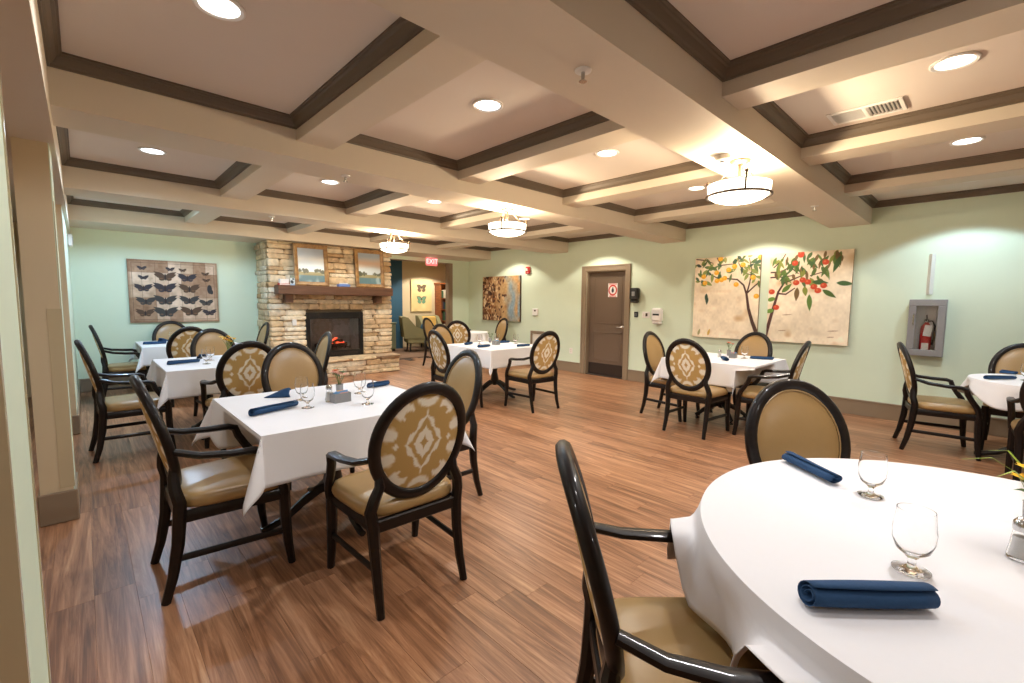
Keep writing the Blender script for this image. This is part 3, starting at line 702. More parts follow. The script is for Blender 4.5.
# ------------------------------------------------------------------ wall fittings
def wallthing(name, label, cat, y, z): return tag(empty(name, (XR, y, z), -PI / 2), label, cat)   # local -Y faces the room
def text(txt, size, parent, loc, mat, depth=.001, rot=(PI / 2, 0, 0), name='lettering', align='CENTER'):
    cu = bpy.data.curves.new('t', 'FONT'); cu.body = txt; cu.size = size; cu.align_x = align; cu.align_y = 'CENTER'; cu.extrude = depth; cu.resolution_u = 2
    o = bpy.data.objects.new('t', cu); C.objects.link(o); bpy.context.view_layer.update()
    me = bpy.data.meshes.new_from_object(o.evaluated_get(bpy.context.evaluated_depsgraph_get())); bpy.data.objects.remove(o); bpy.data.curves.remove(cu)
    me.name = name; me.materials.clear(); me.materials.append(mat)
    r = link(name, me, parent, loc); r.rotation_euler = rot; return r
# sign on the door
sg = tag(empty('door_sign', (XR + .084, 4.965, 1.535), -PI / 2), 'white door sign with a red ring and dark figure', 'sign')
cv = Canvas(.205, .26, 60, 76, (238, 234, 230))
d = np.hypot(cv.u - .1025, (cv.v - .13) * .95); cv.put(((d < .098) & (d > .07)) * 1.0, (206, 60, 56)); cv.ell(.1025, .125, .026, .04, 0, (40, 44, 56)); cv.ell(.1025, .172, .014, .014, 0, (40, 44, 56))
cv.put(((cv.v > .225) & (np.sin(cv.u * 260) > -.2) & (abs(cv.u - .1025) < .08)) * .8, (206, 70, 66)); cv.put(((cv.v < .03) & (np.sin(cv.u * 240) > -.2) & (abs(cv.u - .1025) < .08)) * .8, (206, 70, 66))
MB().box(-.1025, .1025, -.002, 0, 0, .26).build('sheet', M['white'], sg, smooth=0); cv.object('print', M['paintgloss'], sg, -.0026)
# black dispenser
t = wallthing('sanitizer_dispenser', 'black wall dispenser beside the door casing', 'dispenser', 4.41, 1.43)
MB().rbox(-.085, .085, -.1, 0, .05, .265, .022).build('housing', M['blackp'], t); MB().rbox(-.07, .07, -.085, -.005, 0, .055, .014).build('nozzle_cover', M['blackp'], t); MB().rbox(-.03, .03, -.104, -.098, .12, .2, .003).build('window', M['grey'], t)
t = wallthing('keypad', 'small black keypad below the black dispenser', 'keypad', 4.39, 1.17)
MB().rbox(-.036, .036, -.025, 0, 0, .1, .005).build('body', M['blackp'], t)
for i in range(3):
    for j in range(3): MB().rbox(-.024 + i * .018, -.012 + i * .018, -.028, -.024, .02 + j * .02, .032 + j * .02, .001).build('button', M['grey'], t, smooth=0)
t = wallthing('switch_plate', 'white double wall plate with a dark switch beside the soap dispenser', 'switch', 4.195, 1.165)
MB().rbox(-.075, .075, -.008, 0, 0, .11, .003).build('plate', M['white'], t, smooth=0); MB().rbox(-.008, .032, -.014, -.007, .028, .084, .003).build('rocker', M['blackp'], t, smooth=0); MB().rbox(-.055, -.03, -.012, -.007, .03, .08, .003).build('rocker', M['offwhite'], t, smooth=0)
t = wallthing('soap_dispenser', 'white wall soap dispenser right of the switch plate', 'dispenser', 3.955, 1.065)
MB().rbox(-.098, .098, -.1, 0, .04, .28, .03).build('housing', M['white'], t); MB().rbox(-.08, .08, -.085, 0, 0, .045, .014).build('tray', M['white'], t); MB().rbox(-.06, .06, -.104, -.098, .15, .18, .002).build('window', M['blackp'], t)
t = wallthing('wall_outlet', 'white electrical outlet low on the wall left of the door', 'outlet', 5.88, .375)
MB().rbox(-.04, .04, -.007, 0, 0, .115, .003).build('plate', M['white'], t, smooth=0)
for z in (.03, .07): MB().rbox(-.016, .016, -.0095, -.006, z, z + .026, .002).build('socket', M['offwhite'], t, smooth=0)
t = wallthing('fire_alarm', 'small red fire alarm strobe high on the green wall', 'alarm', 7.13, 2.05)
MB().rbox(-.06, .06, -.05, 0, 0, .155, .008).build('housing', M['red'], t, smooth=0); MB().rbox(-.028, .028, -.07, -.048, .06, .12, .008).build('strobe_lens', M['white'], t, smooth=0)
text('FIRE', .03, t, (.0, -.051, .03), M['white'])
t = wallthing('thermostat', 'white thermostat with a dark display right of the abstract painting', 'thermostat', 6.90, 1.13)
MB().rbox(-.085, .085, -.03, 0, 0, .155, .01).build('case', M['white'], t); MB().rbox(-.02, .03, -.034, -.028, .09, .125, .003).build('display', M['blackp'], t, smooth=0)
# low framed panels by the wall behind the middle table
t = wallthing('wall_register', 'taupe framed pale panel low on the wall behind the middle table', 'wall panel', 6.83, .44)
for (a, b, c, d) in ((-.2, .2, .29, .35), (-.2, .2, 0, .03), (-.2, -.15, .03, .29), (.15, .2, .03, .29)): MB().rbox(a, b, -.03, 0, c, d, .004).build('frame', M['trim'], t, smooth=0)
MB().box(-.15, .15, -.01, 0, .03, .29).build('panel', M['offwhite'], t, smooth=0)
# extinguisher cabinet, extinguisher and projecting sign
t = wallthing('extinguisher_cabinet', 'grey metal fire extinguisher cabinet with a glass front on the green wall', 'cabinet', .50, .84)
w, h, dp = .325, .66, .13
for (a, b, c, d) in ((-w / 2, w / 2, 0, .012), (-w / 2, w / 2, h - .012, h), (-w / 2, -w / 2 + .012, .012, h - .012), (w / 2 - .012, w / 2, .012, h - .012)): MB().box(a, b, -dp, 0, c, d).build('side', M['grey'], t, smooth=0)
MB().box(-w / 2 + .012, w / 2 - .012, -.01, 0, .012, h - .012).build('back', M['white'], t, smooth=0)
dr = empty('door', (0, 0, 0)); dr.parent = t
for (a, b, c, d) in ((-w / 2, w / 2, 0, .075), (-w / 2, w / 2, h - .075, h), (-w / 2, -w / 2 + .07, .075, h - .075), (w / 2 - .07, w / 2, .075, h - .075)): MB().rbox(a, b, -dp - .018, -dp, c, d, .005).build('frame', M['grey'], dr, smooth=0)
MB().box(-w / 2 + .07, w / 2 - .07, -dp - .012, -dp - .009, .075, h - .075).build('pane', M['pane'], dr, smooth=0)
MB().sweep([(-w / 2 + .05, -dp - .018, .36), (-w / 2 + .05, -dp - .04, .37), (-w / 2 + .05, -dp - .04, .48), (-w / 2 + .05, -dp - .018, .49)], (.007, .007), (1, 0, 0)).build('handle', M['chrome'], dr)
x = tag(empty('fire_extinguisher', (XR - .072, .50, .853), -PI / 2), 'red fire extinguisher with a white tag inside the wall cabinet', 'extinguisher')
MB().lathe([(.045, 0), (.052, .008), (.052, .30), (.046, .335), (.025, .365), (.018, .38)], 18).build('cylinder', M['red'], x)
MB().lathe([(.02, .38), (.022, .41), (.012, .42)], 12).build('valve', M['chrome'], x)
MB().sweep([(0, 0, .42), (0, -.03, .45), (.0, -.05, .46)], (.012, .006), (1, 0, 0)).build('lever', M['blackp'], x); MB().sweep([(0, 0, .40), (0, -.03, .41), (.0, -.055, .40)], (.012, .006), (1, 0, 0)).build('handle', M['blackp'], x)
MB().tube([(.015, 0, .39), (.05, -.01, .40), (.075, -.01, .34), (.072, -.01, .2), (.06, -.01, .12)], .009, 8).build('hose', M['blackp'], x)
MB().box(-.028, .034, -.0565, -.0545, .06, .14).build('sticker', M['white'], x, smooth=0)
MB().box(-.05, .02, -.0585, -.0565, .22, .35, Matrix.Rotation(.12, 4, 'Y')).build('paper_tag', M['white'], x, smooth=0)
t = wallthing('extinguisher_sign', 'white angled sign projecting above the extinguisher cabinet', 'sign', .505, 1.56)
mb = MB(); mb.add([(-.03, 0, 0), (0, -.06, 0), (.03, 0, 0), (-.03, 0, .47), (0, -.06, .47), (.03, 0, .47)], [(0, 1, 4, 3), (1, 2, 5, 4), (0, 2, 1), (3, 4, 5), (0, 3, 5, 2)]); mb.build('panel', M['white'], t, smooth=0)
# exit sign
t = tag(empty('exit_sign', (5.93, 8.98, 2.24)), 'lit red exit sign hanging below the beam by the far opening', 'exit sign')
MB().rbox(-.15, .15, -.022, .022, 0, .185, .006).build('housing', M['exitface'], t, smooth=0); MB().box(-.06, .06, -.03, .03, .185, .203).build('canopy', M['white'], t, smooth=0)
text('EXIT', .155, t, (0, -.0235, .092), M['exit'], .002)
# small white box high on the left wall
t = tag(empty('wall_box', (-.1, 8.75, 2.12), PI / 2), 'small white wall box high in the far left corner', 'wall box')
MB().rbox(-.09, .09, -.05, 0, 0, .16, .01).build('case', M['white'], t); MB().rbox(-.06, .06, -.054, -.049, .03, .13, .003).build('grille', M['grey'], t, smooth=0)

# ------------------------------------------------------------------ ceiling fittings
ring_me = MB().lathe([(.102, 0), (.102, -.006), (.094, -.010), (.08, -.006), (.078, .0)], 28, cap=False).mesh('trim_ring', M['white'])
lens_me = {k: MB().lathe([(.0005, -.004), (.05, -.0045), (.079, -.002)], 28, cap=False).mesh('lens', m) for k, m in M['lens'].items()}
def downlight(x, y, z, col, f, label, cone=None):
    t = tag(empty('recessed_downlight', (x, y, z)), label, 'downlight', 'recessed downlights in the coffered ceiling')
    link('trim_ring', ring_me, t); link('lens', lens_me[col], t)
    ld = bpy.data.lights.new('downlight_beam', 'SPOT'); ld.shadow_soft_size = .07; ld.energy = P_DOWN * f; ld.color = col; ld.spot_size = math.radians(cone or CONE[col]); ld.spot_blend = .2 if cone else .25
    lo = bpy.data.objects.new('downlight_beam', ld); C.objects.link(lo); lo.parent = t; lo.location = (0, 0, -.012)
for x, y, c, f, lab in DOWN: downlight(x, y, ZT, c, f, lab, 122 if x > 6 else None)
for i, (x, y, c, lab) in enumerate(((-1.4, 1.2, NEUT, 'unseen downlight added in the corridor nearest the viewer'), (-1.4, 4.2, NEUT, 'unseen downlight added in the corridor beside the second pier'), (-1.4, 7.2, COOL, 'unseen downlight added at the far end of the corridor'), (1.5, -2.4, NEUT, 'unseen downlight added behind the viewer on the left'), (5.0, -2.4, NEUT, 'unseen downlight added behind the viewer on the right'))):
    downlight(x, y, ZB, c, 0.5, lab)  # unseen fill lights, added in the corridor and behind the viewer
for x, y, lab in ((6.0, 10.6, 'recessed downlight in the far room nearest its opening'), (7.8, 11.4, 'recessed downlight in the far room before the butterfly picture')): downlight(x, y, 2.62, WARM, 2.6, lab)
# semi flush lamps on the main beams
def lamp(x, y, label):
    t = tag(empty('semi_flush_lamp', (x, y, ZB)), label, 'ceiling lamp', 'glass bowl lamps on the main beams')
    MB().lathe([(.07, 0), (.07, -.012), (.06, -.022), (.02, -.028)], 24).build('canopy', M['bronze'], t)
    MB().tube([(0, 0, -.02), (0, 0, -.12)], .011, 8).build('stem', M['bronze'], t)
    R0, zb = .205, -.30
    prof = [(.0, zb), (.06, zb + .003), (.12, zb + .012), (.17, zb + .03), (.195, zb + .05), (R0, zb + .085), (R0 + .004, zb + .13), (R0 - .002, zb + .13), (.19, zb + .06), (.16, zb + .035), (.10, zb + .018), (.0, zb + .008)]
    MB().lathe(prof, 40, cap=False).build('glass_bowl', M['bowl'], t)
    MB().sweep([(.213 * math.cos(a), .213 * math.sin(a), zb + .052) for a in [2 * PI * k / 40 for k in range(40)]], (.007, .009), (0, 0, 1), 6, True).build('ring', M['bronze'], t)
    for k in range(3):
        a = 2 * PI * k / 3 - .5; c, s = math.cos(a), math.sin(a)
        p = MB().tube([(.215 * c, .215 * s, zb + .045), (.22 * c, .22 * s, zb + .165)], .007, 8).ball((.221 * c, .221 * s, zb + .172), .013).build('post', M['bronze'], t)
        MB().tube([(.05 * c, .05 * s, -.022), (.10 * c, .10 * s, -.085), (.17 * c, .17 * s, zb + .15), (.219 * c, .219 * s, zb + .15)], .005, 6).build('support_rod', M['bronze'], p)
    for k in range(2):
        bb = MB().ball((.07 * (2 * k - 1), 0, -.17), .028, 12).build('bulb', M['lens'][WARM], t)
    ld = bpy.data.lights.new('lamp_glow', 'POINT'); ld.energy = P_LAMP; ld.color = (1.0, .78, .52); ld.shadow_soft_size = .04
    lo = bpy.data.objects.new('lamp_glow', ld); C.objects.link(lo); lo.parent = t; lo.location = (0, 0, -.135)
lamp(3.46, 1.30, 'lit glass bowl ceiling lamp nearest the viewer, largest of three')
lamp(3.46, 3.74, 'lit glass bowl ceiling lamp on the middle beam, second of three')
lamp(3.48, 6.28, 'lit glass bowl ceiling lamp farthest away, before the fireplace')
t = tag(empty('smoke_detector', (3.275, 1.345, ZB)), 'round white smoke detector beside the nearest glass bowl lamp', 'smoke detector')
MB().lathe([(.055, 0), (.055, -.016), (.048, -.03), (.02, -.04)], 22).build('case', M['offwhite'], t); MB().lathe([(.02, -.038), (.018, -.048)], 12).build('sensor', M['grey'], t)
for x, y, lab in ((1.66, 1.31, 'fire sprinkler head on the nearest main beam above the floor aisle'), (1.63, 3.73, 'fire sprinkler head on the second main beam near the left coffers'), (1.76, 6.2, 'fire sprinkler head on the third main beam before the fireplace'), (5.55, 1.32, 'fire sprinkler head on the nearest main beam close to the right wall')):
    t = tag(empty('sprinkler_head', (x, y, ZB)), lab, 'sprinkler', 'sprinkler heads under the main beams')
    MB().lathe([(.038, 0), (.036, -.006), (.016, -.009)], 18).build('escutcheon', M['white'], t); MB().lathe([(.009, -.008), (.009, -.03), (.006, -.045)], 10).build('body', M['chrome'], t); MB().lathe([(.018, -.046), (.018, -.049)], 12).build('deflector', M['chrome'], t)
t = tag(empty('air_vent', (3.86, .66, ZT)), 'white louvred air vent in the right coffer ceiling', 'vent')
for (a, b, c, d) in ((-.12, .12, -.2, -.175), (-.12, .12, .175, .2), (-.12, -.095, -.175, .175), (.095, .12, -.175, .175), (-.095, .095, -.012, .012)): MB().rbox(a, b, c, d, -.012, 0, .003).build('frame', M['white'], t, smooth=0)
MB().box(-.095, .095, -.175, .175, -.0015, 0).build('duct', M['blackp'], t, smooth=0)
sl = MB().box(-.0945, .0945, -.0012, .0012, -.005, .005, Matrix.Rotation(.5, 4, 'X')).mesh('slat', M['white'], 0)
sl2 = MB().box(-.0012, .0012, -.08, .08, -.005, .005, Matrix.Rotation(.5, 4, 'Y')).mesh('slat', M['white'], 0)
for i in range(8): link('slat', sl, t, (0, -.160 + i * .020, -.008))
for i in range(9): link('slat', sl2, t, (-.08 + i * .020, .094, -.008))

# ------------------------------------------------------------------ dining chair
ZCEN, RA, RBH = .766, .226, .262       # oval back centre height and half sizes (centre line of the frame)
def yback(x, z): return -.215 - .24 * (z - .5) + .42 * x * x
def mk_chair(arms):
    t = empty('dining_armchair' if arms else 'dining_chair')
    # legs
    for s in (-1, 1):
        f = [(s * .252, .252, 0.0), (s * .250, .236, .12), (s * .248, .228, .26), (s * .248, .226, .445)]
        MB().sweep(f, [(.018, .018), (.022, .022), (.026, .026), (.027, .027)], (0, 1, 0)).build('leg', M['espresso'], t)
        r = [(s * .226, -.295, 0.0), (s * .222, -.262, .12), (s * .222, -.236, .27), (s * .226, -.226, .40), (s * .236, -.224, .47), (s * .222, -.238, .53), (s * .196, -.240, .585), (s * .198, yback(.2, .63) - .004, .645)]
        MB().sweep(r, [(.017, .018), (.021, .022), (.024, .026), (.027, .028), (.026, .027), (.025, .025), (.023, .022), (.018, .016)], (0, 1, 0)).build('leg', M['espresso'], t)
        MB().sweep([(s * .224, -.245, .20), (s * .236, 0, .195), (s * .248, .225, .19)], (.011, .016), (0, 0, 1)).build('stretcher', M['espresso'], t)
    # apron
    ap = MB(); ap.rbox(-.235, .235, .205, .238, .365, .425, .006).rbox(-.215, .215, -.238, -.205, .365, .425, .006)
    for s in (-1, 1): ap.sweep([(s * .224, -.215, .395), (s * .248, .215, .395)], (.014, .03), (0, 0, 1))
    ap.build('seat_frame', M['espresso'], t, smooth=30)
    # cushion: superellipse with a crowned top
    n = 40; P = []
    prof = [(0.0, .425), (.93, .425), (.985, .432), (1.0, .448), (.992, .466), (.955, .484), (.88, .494), (.7, .500), (.4, .503), (0.0, .504)]
    for q, z in prof:
        rg = []
        for k in range(n + 1):
            a = 2 * PI * k / n; c, d = math.cos(a), math.sin(a); p = 5.0; e = (abs(c) ** p + abs(d) ** p) ** (-1 / p)
            y = .242 * d * e * q; x = .262 * c * e * q * (1 + .07 * d)
            rg.append((x, y + .012, z))
        P.append(rg)
    MB().grid(P).build('seat', M['leather'], t, smooth=60)
    # oval frame
    N = 48; ringp = [(RA * math.cos(2 * PI * k / N), 0, ZCEN + RBH * math.sin(2 * PI * k / N)) for k in range(N)]
    ringp = [(x, yback(x, z), z) for x, _, z in ringp]
    MB().sweep(ringp, (.029, .021), (0, 1, .2), 10, True, 3.0).build('back_frame', M['espresso'], t, smooth=50)
    # leather pad in front and its piping, fabric panel behind
    def disc(sign, bulge, rings, seg, sc):
        P = []
        for i in range(rings + 1):
            q = i / rings; rg = []
            for k in range(seg + 1):
                a = 2 * PI * k / seg; x = RA * sc * q * math.cos(a); z = ZCEN + RBH * sc * q * math.sin(a)
                rg.append((x, yback(x, z) + sign * (.006 + bulge * (1 - q ** 4)), z))
            P.append(rg)
        return P
    m = MB(); m.grid(disc(1, .028, 8, 40, .93)); b = m.build('back_pad', M['leather'], t, smooth=60)
    pp = [(x * .90, 0, ZCEN + (z - ZCEN) * .905) for x, _, z in ringp]; pp = [(x, yback(x, z) + .013, z) for x, _, z in pp]
    MB().tube(pp, .005, 6, True).build('piping', M['leather'], b)
    m = MB(); m.grid(disc(-1, .010, 34, 96, .93)); m.f = [f[::-1] for f in m.f]
    pn = m.build('back_panel', M['fabric'], t, smooth=60)
    v = np.array(m.v); set_print(pn.data, damask(v[:, 0] / .212, (v[:, 2] - ZCEN) / .235))
    if arms:
        for s in (-1, 1):
            pts = [(s * .236, yback(.236, .70) + .005, .715), (s * .262, -.14, .685), (s * .280, -.02, .672), (s * .284, .085, .668), (s * .283, .118, .655), (s * .277, .132, .61), (s * .270, .168, .545), (s * .266, .205, .49), (s * .262, .222, .44), (s * .258, .226, .40)]
            MB().sweep(pts, [(.018, .015), (.023, .016), (.026, .0165), (.026, .0175), (.024, .021), (.022, .021), (.022, .022), (.022, .023), (.021, .024), (.02, .024)], (0, .35, 1)).build('arm', M['espresso'], t)
    return t
def damask(u, v):
    gold = np.array((190, 156, 94.0)); cream = np.array((238, 232, 214.0))
    au, av = abs(u), abs(v); A = np.zeros_like(u)
    def band(d, lo, hi, e=.03): return np.clip((d - lo) / e + .5, 0, 1) * np.clip((hi - d) / e + .5, 0, 1)
    w = .035 * np.sin(av * 24) + .025 * np.sin(au * 30)
    dm = au * 1.5 + av * 1.08
    A = np.maximum(A, band(dm + w * .6, .16, .40)); A = np.maximum(A, band(dm + w, .58, .72))
    A = np.maximum(A, band(np.abs(au - .66) * 1.2 + av, -1, .08))                       # small diamond at the side tips
    pet = np.hypot((au - .86) / .22, (av - .27 - .12 * (au - .84)) / .15); A = np.maximum(A, band(pet, -1, 1, .12))     # side petals
    d = np.hypot((au - .52) / .22, (av - .70) / .17); d2 = np.hypot((au - .40) / .13, (av - .61) / .10)
    A = np.maximum(A, band(d, -1, 1, .12) * (1 - band(d2, -1, 1, .15)))                # scrolls
    fan = band(au, -1, .14 + (av - .70) * .55) * band(av - .25 * au, .74, .90); A = np.maximum(A, fan)
    A = np.maximum(A, band(np.hypot((au - .9) / .12, (av - .62) / .16), -1, 1, .12))
    A = np.clip(A, 0, 1)[:, None]
    return gold * (1 - A) + cream * A
protoA = mk_chair(True); protoB = mk_chair(False); used = set()
def chair(x, y, deg, arms, label, group):
    pr = protoA if arms else protoB
    if pr.name in used: t = copy_tree(pr)
    else: t = pr; used.add(pr.name)
    t.location = (x, y, 0); t.rotation_euler = (0, 0, math.radians(deg - 90)); tag(t, label, 'chair', group); return t
G1, G2, G3, G4, G5, G6, G7, G8 = ['chairs around the ' + k for k in ('near left table', 'second left table', 'third left table', 'middle table', 'far round table', 'table below the fruit tree paintings', 'table below the extinguisher', 'round foreground table')]
CH = [
 (0.505, 2.77, 0, 1, 'dark oval back armchair at the left side of the near left table', G1),
 (1.134, 2.065, 88, 1, 'dark oval back armchair with full patterned back facing the viewer, nearest chair on the left', G1),
 (1.79, 2.745, 174, 0, 'oval back chair at the right side of the near left table, behind the patterned armchair', G1),
 (1.29, 3.78, -87, 0, 'oval back chair with tan leather pad facing the viewer across the near left table', G1),
 (1.05, 4.8, 91, 1, 'patterned back armchair at the near side of the second left table', G2),
 (1.73, 5.33, 174, 0, 'oval back chair at the right side of the second left table before the firebox', G2),
 (0.295, 5.45, 3, 1, 'dark armchair at the left side of the second left table beside the piers', G2),
 (1.2, 6.3, -80, 0, 'oval back leather chair at the far side of the second left table', G2),
 (0.41, 8.3, 0, 1, 'dark armchair at the left side of the third left table by the back wall', G3),
 (0.98, 7.6, 97, 0, 'patterned back chair at the near side of the third left table', G3),
 (1.03, 8.86, -90, 0, 'oval back leather chair right below the moth chart', G3),
 (1.83, 8.1, 179, 0, 'oval back chair beside the left corner of the stone fireplace', G3),
 (4.378, 4.214, 85, 1, 'patterned back armchair at the near side of the middle table', G4),
 (3.62, 4.9, -6, 0, 'patterned back chair at the left side of the middle table', G4),
 (4.28, 5.84, -80, 0, 'oval back leather chair at the far side of the middle table', G4),
 (5.5, 7.3, 42, 0, 'patterned back chair before the far round table', G5),
 (5.74, 8.38, -62, 0, 'oval back leather chair at the far round table before the opening to the far room', G5),
 (6.76, 7.8, 168, 0, 'oval back chair at the far round table below the abstract painting', G5),
 (5.42, 2.73, -90, 0, 'armless oval back leather chair at the door side of the table below the paintings', G6),
 (4.96, 2.195, -1, 0, 'armless chair with patterned back turned to the viewer at the table below the paintings', G6),
 (6.23, 2.19, 170, 0, 'oval back leather chair right below the two fruit tree paintings', G6),
 (5.37, 1.60, 95, 1, 'armchair seen from behind at the right end of the table below the paintings', G6),
 (6.135, 0.275, -77, 1, 'dark armchair seen from the side below the extinguisher cabinet', G7),
 (6.66, -0.285, 180, 0, 'oval back leather chair against the green wall at the right edge of the photo', G7),
 (5.437, -0.455, 0, 1, 'armchair cut off by the right edge behind the round foreground table', G7),
 (1.12, 0.485, -47, 1, 'large dark armchair in the foreground seen edge on beside the round table', G8),
 (2.29, .40, 228, 0, 'tan leather oval back chair facing the viewer behind the round foreground table', G8),
]
for c in CH: chair(*c)

# ------------------------------------------------------------------ tables
def square_cloth(h, o, z, seed, flare=.26):
    R = random.Random(seed); ph = [R.uniform(0, 6) for _ in range(4)]
    us = [-h - o] + [-h - o * k / 12 for k in range(11, 0, -1)] + [-h - .012, -h, -h + .012] + [-h + .012 + (2 * h - .024) * k / 44 for k in range(1, 44)] + [h - .012, h, h + .012] + [h + o * k / 12 for k in range(1, 13)]
    P = []
    for v in us:
        rg = []
        for u in us:
            ax, ay = max(abs(u) - h, 0), max(abs(v) - h, 0); sx, sy = (1 if u > 0 else -1), (1 if v > 0 else -1)
            if ax == 0 and ay == 0: rg.append((u, v, z))
            elif ay == 0:
                t = v / h; k = .10 + (1 - t * t) * .07 * math.sin(4.2 * t + ph[0 if sx > 0 else 1]); rg.append((sx * (h + k * ax), v, z - ax * math.sqrt(1 - k * k)))
            elif ax == 0:
                t = u / h; k = .10 + (1 - t * t) * .07 * math.sin(4.2 * t + ph[2 if sy > 0 else 3]); rg.append((u, sy * (h + k * ay), z - ay * math.sqrt(1 - k * k)))
            else:
                r = math.hypot(ax, ay); p = math.atan2(ay, ax); k = .10 + flare * math.sin(2 * p) ** 2
                rg.append((sx * (h + k * r * math.cos(p)), sy * (h + k * r * math.sin(p)), z - r * math.sqrt(1 - k * k)))
        P.append(rg)
    return MB().grid(P)
def pedestal(t, foot=.41, turn=0.0):
    MB().lathe([(.02, .7415), (.10, .74), (.055, .70), (.045, .62), (.06, .58), (.072, .50), (.05, .42), (.036, .36), (.05, .30), (.062, .24), (.055, .20), (.03, .15)], 18).build('column', M['black'], t)
    for k in range(4):
        a = turn + k * PI / 2; c, s = math.cos(a), math.sin(a)
        pts = [(d * c, d * s, z) for d, z in ((.02, .20), (.10, .185), (.20, .13), (.30, .06), (foot, .024), (foot + .03, .022))]
        MB().sweep(pts, [(.02, .03), (.022, .03), (.02, .026), (.018, .022), (.02, .02), (.018, .016)], (0, 0, 1)).build('foot', M['black'], t)
def sq_table(x, y, rz, label, clabel, seed, h=.56, foot=.41, turn=0.0, over=.25, flare=.26):
    t = tag(empty('dining_table', (x, y, 0), rz), label, 'table', 'square dining tables')
    MB().rbox(-h + .01, h - .01, -h + .01, h - .01, .7415, .7575, .005).build('tabletop', M['black'], t, smooth=0); pedestal(t, foot, turn)
    c = square_cloth(h, over, .760, seed, flare).build('tablecloth', M['cloth'], None, (x, y, 0), rz, 50); tag(c, clabel, 'tablecloth', 'white square tablecloths')
    sd = c.modifiers.new('thickness', 'SOLIDIFY'); sd.thickness = .0018; sd.offset = 1
def rd_table(x, y, r, label, clabel, drop, seed, nf=9, tip=.16, phase=.6):
    t = tag(empty('round_table', (x, y, 0)), label, 'table', 'round dining tables')
    MB().lathe([(.0005, .728), (r - .02, .728), (r - .01, .741), (r - .02, .754), (.0005, .754)], 48, cap=False).build('tabletop', M['black'], t); pedestal(t, .42 if r > .5 else .30)
    R = random.Random(seed); p0, p1 = R.uniform(0, 6), R.uniform(0, 6); n = 180; P = []
    rr = [(.0005, 0), (r * .35, 0), (r * .7, 0), (r - .015, 0), (r, .001), (r + .002, .008)] + [(None, k / 12) for k in range(1, 13)]
    for q, s in rr:
        rg = []
        for k in range(n + 1):
            a = 2 * PI * k / n; c, d = math.cos(a), math.sin(a)
            if q is not None: rg.append((q * c, q * d, .760 - s)); continue
            L = drop * (1 + tip * math.cos(4 * a + phase)); w = math.sin(nf * a + p0) * .75 + .45 * math.sin((nf + 4) * a + p1)
            out = .004 + s * L * (.18 + (.24 + .12 * (r > .7)) * w * min(1, s * 2.5)); rg.append(((r + out) * c, (r + out) * d, .752 - s * L * .95))
        P.append(rg)
    c = MB().grid(P).build('tablecloth', M['cloth'], None, (x, y, 0), 0, 60); tag(c, clabel, 'tablecloth', 'white round tablecloths')
    sd = c.modifiers.new('thickness', 'SOLIDIFY'); sd.thickness = .0018; sd.offset = 1
sq_table(1.155, 2.94, 0, 'square pedestal table at the near left under a white cloth', 'white cloth on the near left table', 1, .56, .41, 0.0, .254, .34)
sq_table(1.08, 5.63, 0, 'square pedestal table second along the left side', 'white cloth on the second left table', 2, .56, .36, PI / 4)
sq_table(1.115, 8.33, 0, 'square pedestal table before the moth chart', 'white cloth on the third left table by the moth chart', 3, .56, .36, PI / 4)
sq_table(4.55, 5.17, 0, 'square pedestal table in the middle of the room', 'white cloth on the middle table before the abstract painting', 4)
sq_table(5.66, 2.20, .0, 'square pedestal table below the fruit tree paintings', 'white cloth on the table below the fruit tree paintings', 5, .53, .27, PI / 4)
rd_table(6.17, -.44, .54, 'round pedestal table at the right edge below the extinguisher cabinet', 'white cloth on the table at the right edge', .15, 6, 7, .5, 2.1)
rd_table(6.10, 7.85, .45, 'small round table in the far corner by the abstract painting', 'white cloth on the far round table', .21, 7, 9, .08)
rd_table(1.75, -.14, .81, 'large round table in the right foreground', 'white draped cloth on the large round foreground table', .27, 12, 9, .18, 0.0)

def smooth(a, b, x): t = min(1, max(0, (x - a) / (b - a))); return t * t * (3 - 2 * t)
def tuck(cloth, armchairs):
    """where chair arms are pushed under a table they press the hanging cloth in below the table edge"""
    for x, y, deg in armchairs:
        a = math.radians(deg); f = Vector((math.cos(a), math.sin(a))); r = Vector((f.y, -f.x))
        if (Vector((x, y)) - cloth.location.xy).length > 1.3: continue
        for v in cloth.data.vertices:
            p = v.co.xy + cloth.location.xy - Vector((x, y)); lx, ly = abs(p.dot(r)), p.dot(f)
            if v.co.z < .727 and lx < .40 and -.12 < ly < .272:
                q = f * ((.272 - ly) * (1 - smooth(.345, .40, lx)) * (1 - smooth(.703, .727, v.co.z))); v.co.x += q.x; v.co.y += q.y
        cloth.data.update()
for o in [o for o in bpy.data.objects if o.name.startswith('tablecloth') and o['group'] == 'white square tablecloths']: tuck(o, [c[:3] for c in CH if c[3]])

def drape_over(cloth, centre, rad, x, y, deg):
    """the loose edge of the round cloth lies over the two arms of the chair pushed against it"""
    a = math.radians(deg); f = Vector((math.cos(a), math.sin(a))); r = Vector((f.y, -f.x)); c = Vector(centre)
    for v in cloth.data.vertices:
        d = v.co.xy; out = d.length - rad
        if v.co.z > .7535 or out < 0: continue
        e = d.normalized() * (rad + .003); p = e + c - Vector((x, y)); lx, ly = abs(p.dot(r)), p.dot(f)
        if ly > .35 or lx > .46: continue
        w = smooth(.13, .235, lx) * (1 - smooth(.335, .44, lx)); s = .752 - v.co.z
        n = e - f * (s * .36); z = max(.752 - s, .709)
        v.co.x += (n.x - v.co.x) * w; v.co.y += (n.y - v.co.y) * w; v.co.z += (z - v.co.z) * w
    cloth.data.update()
for o in bpy.data.objects:
    if o.name.startswith('tablecloth') and 'foreground' in o['label']: drape_over(o, (1.75, -.14), .81, *CH[25][:3])

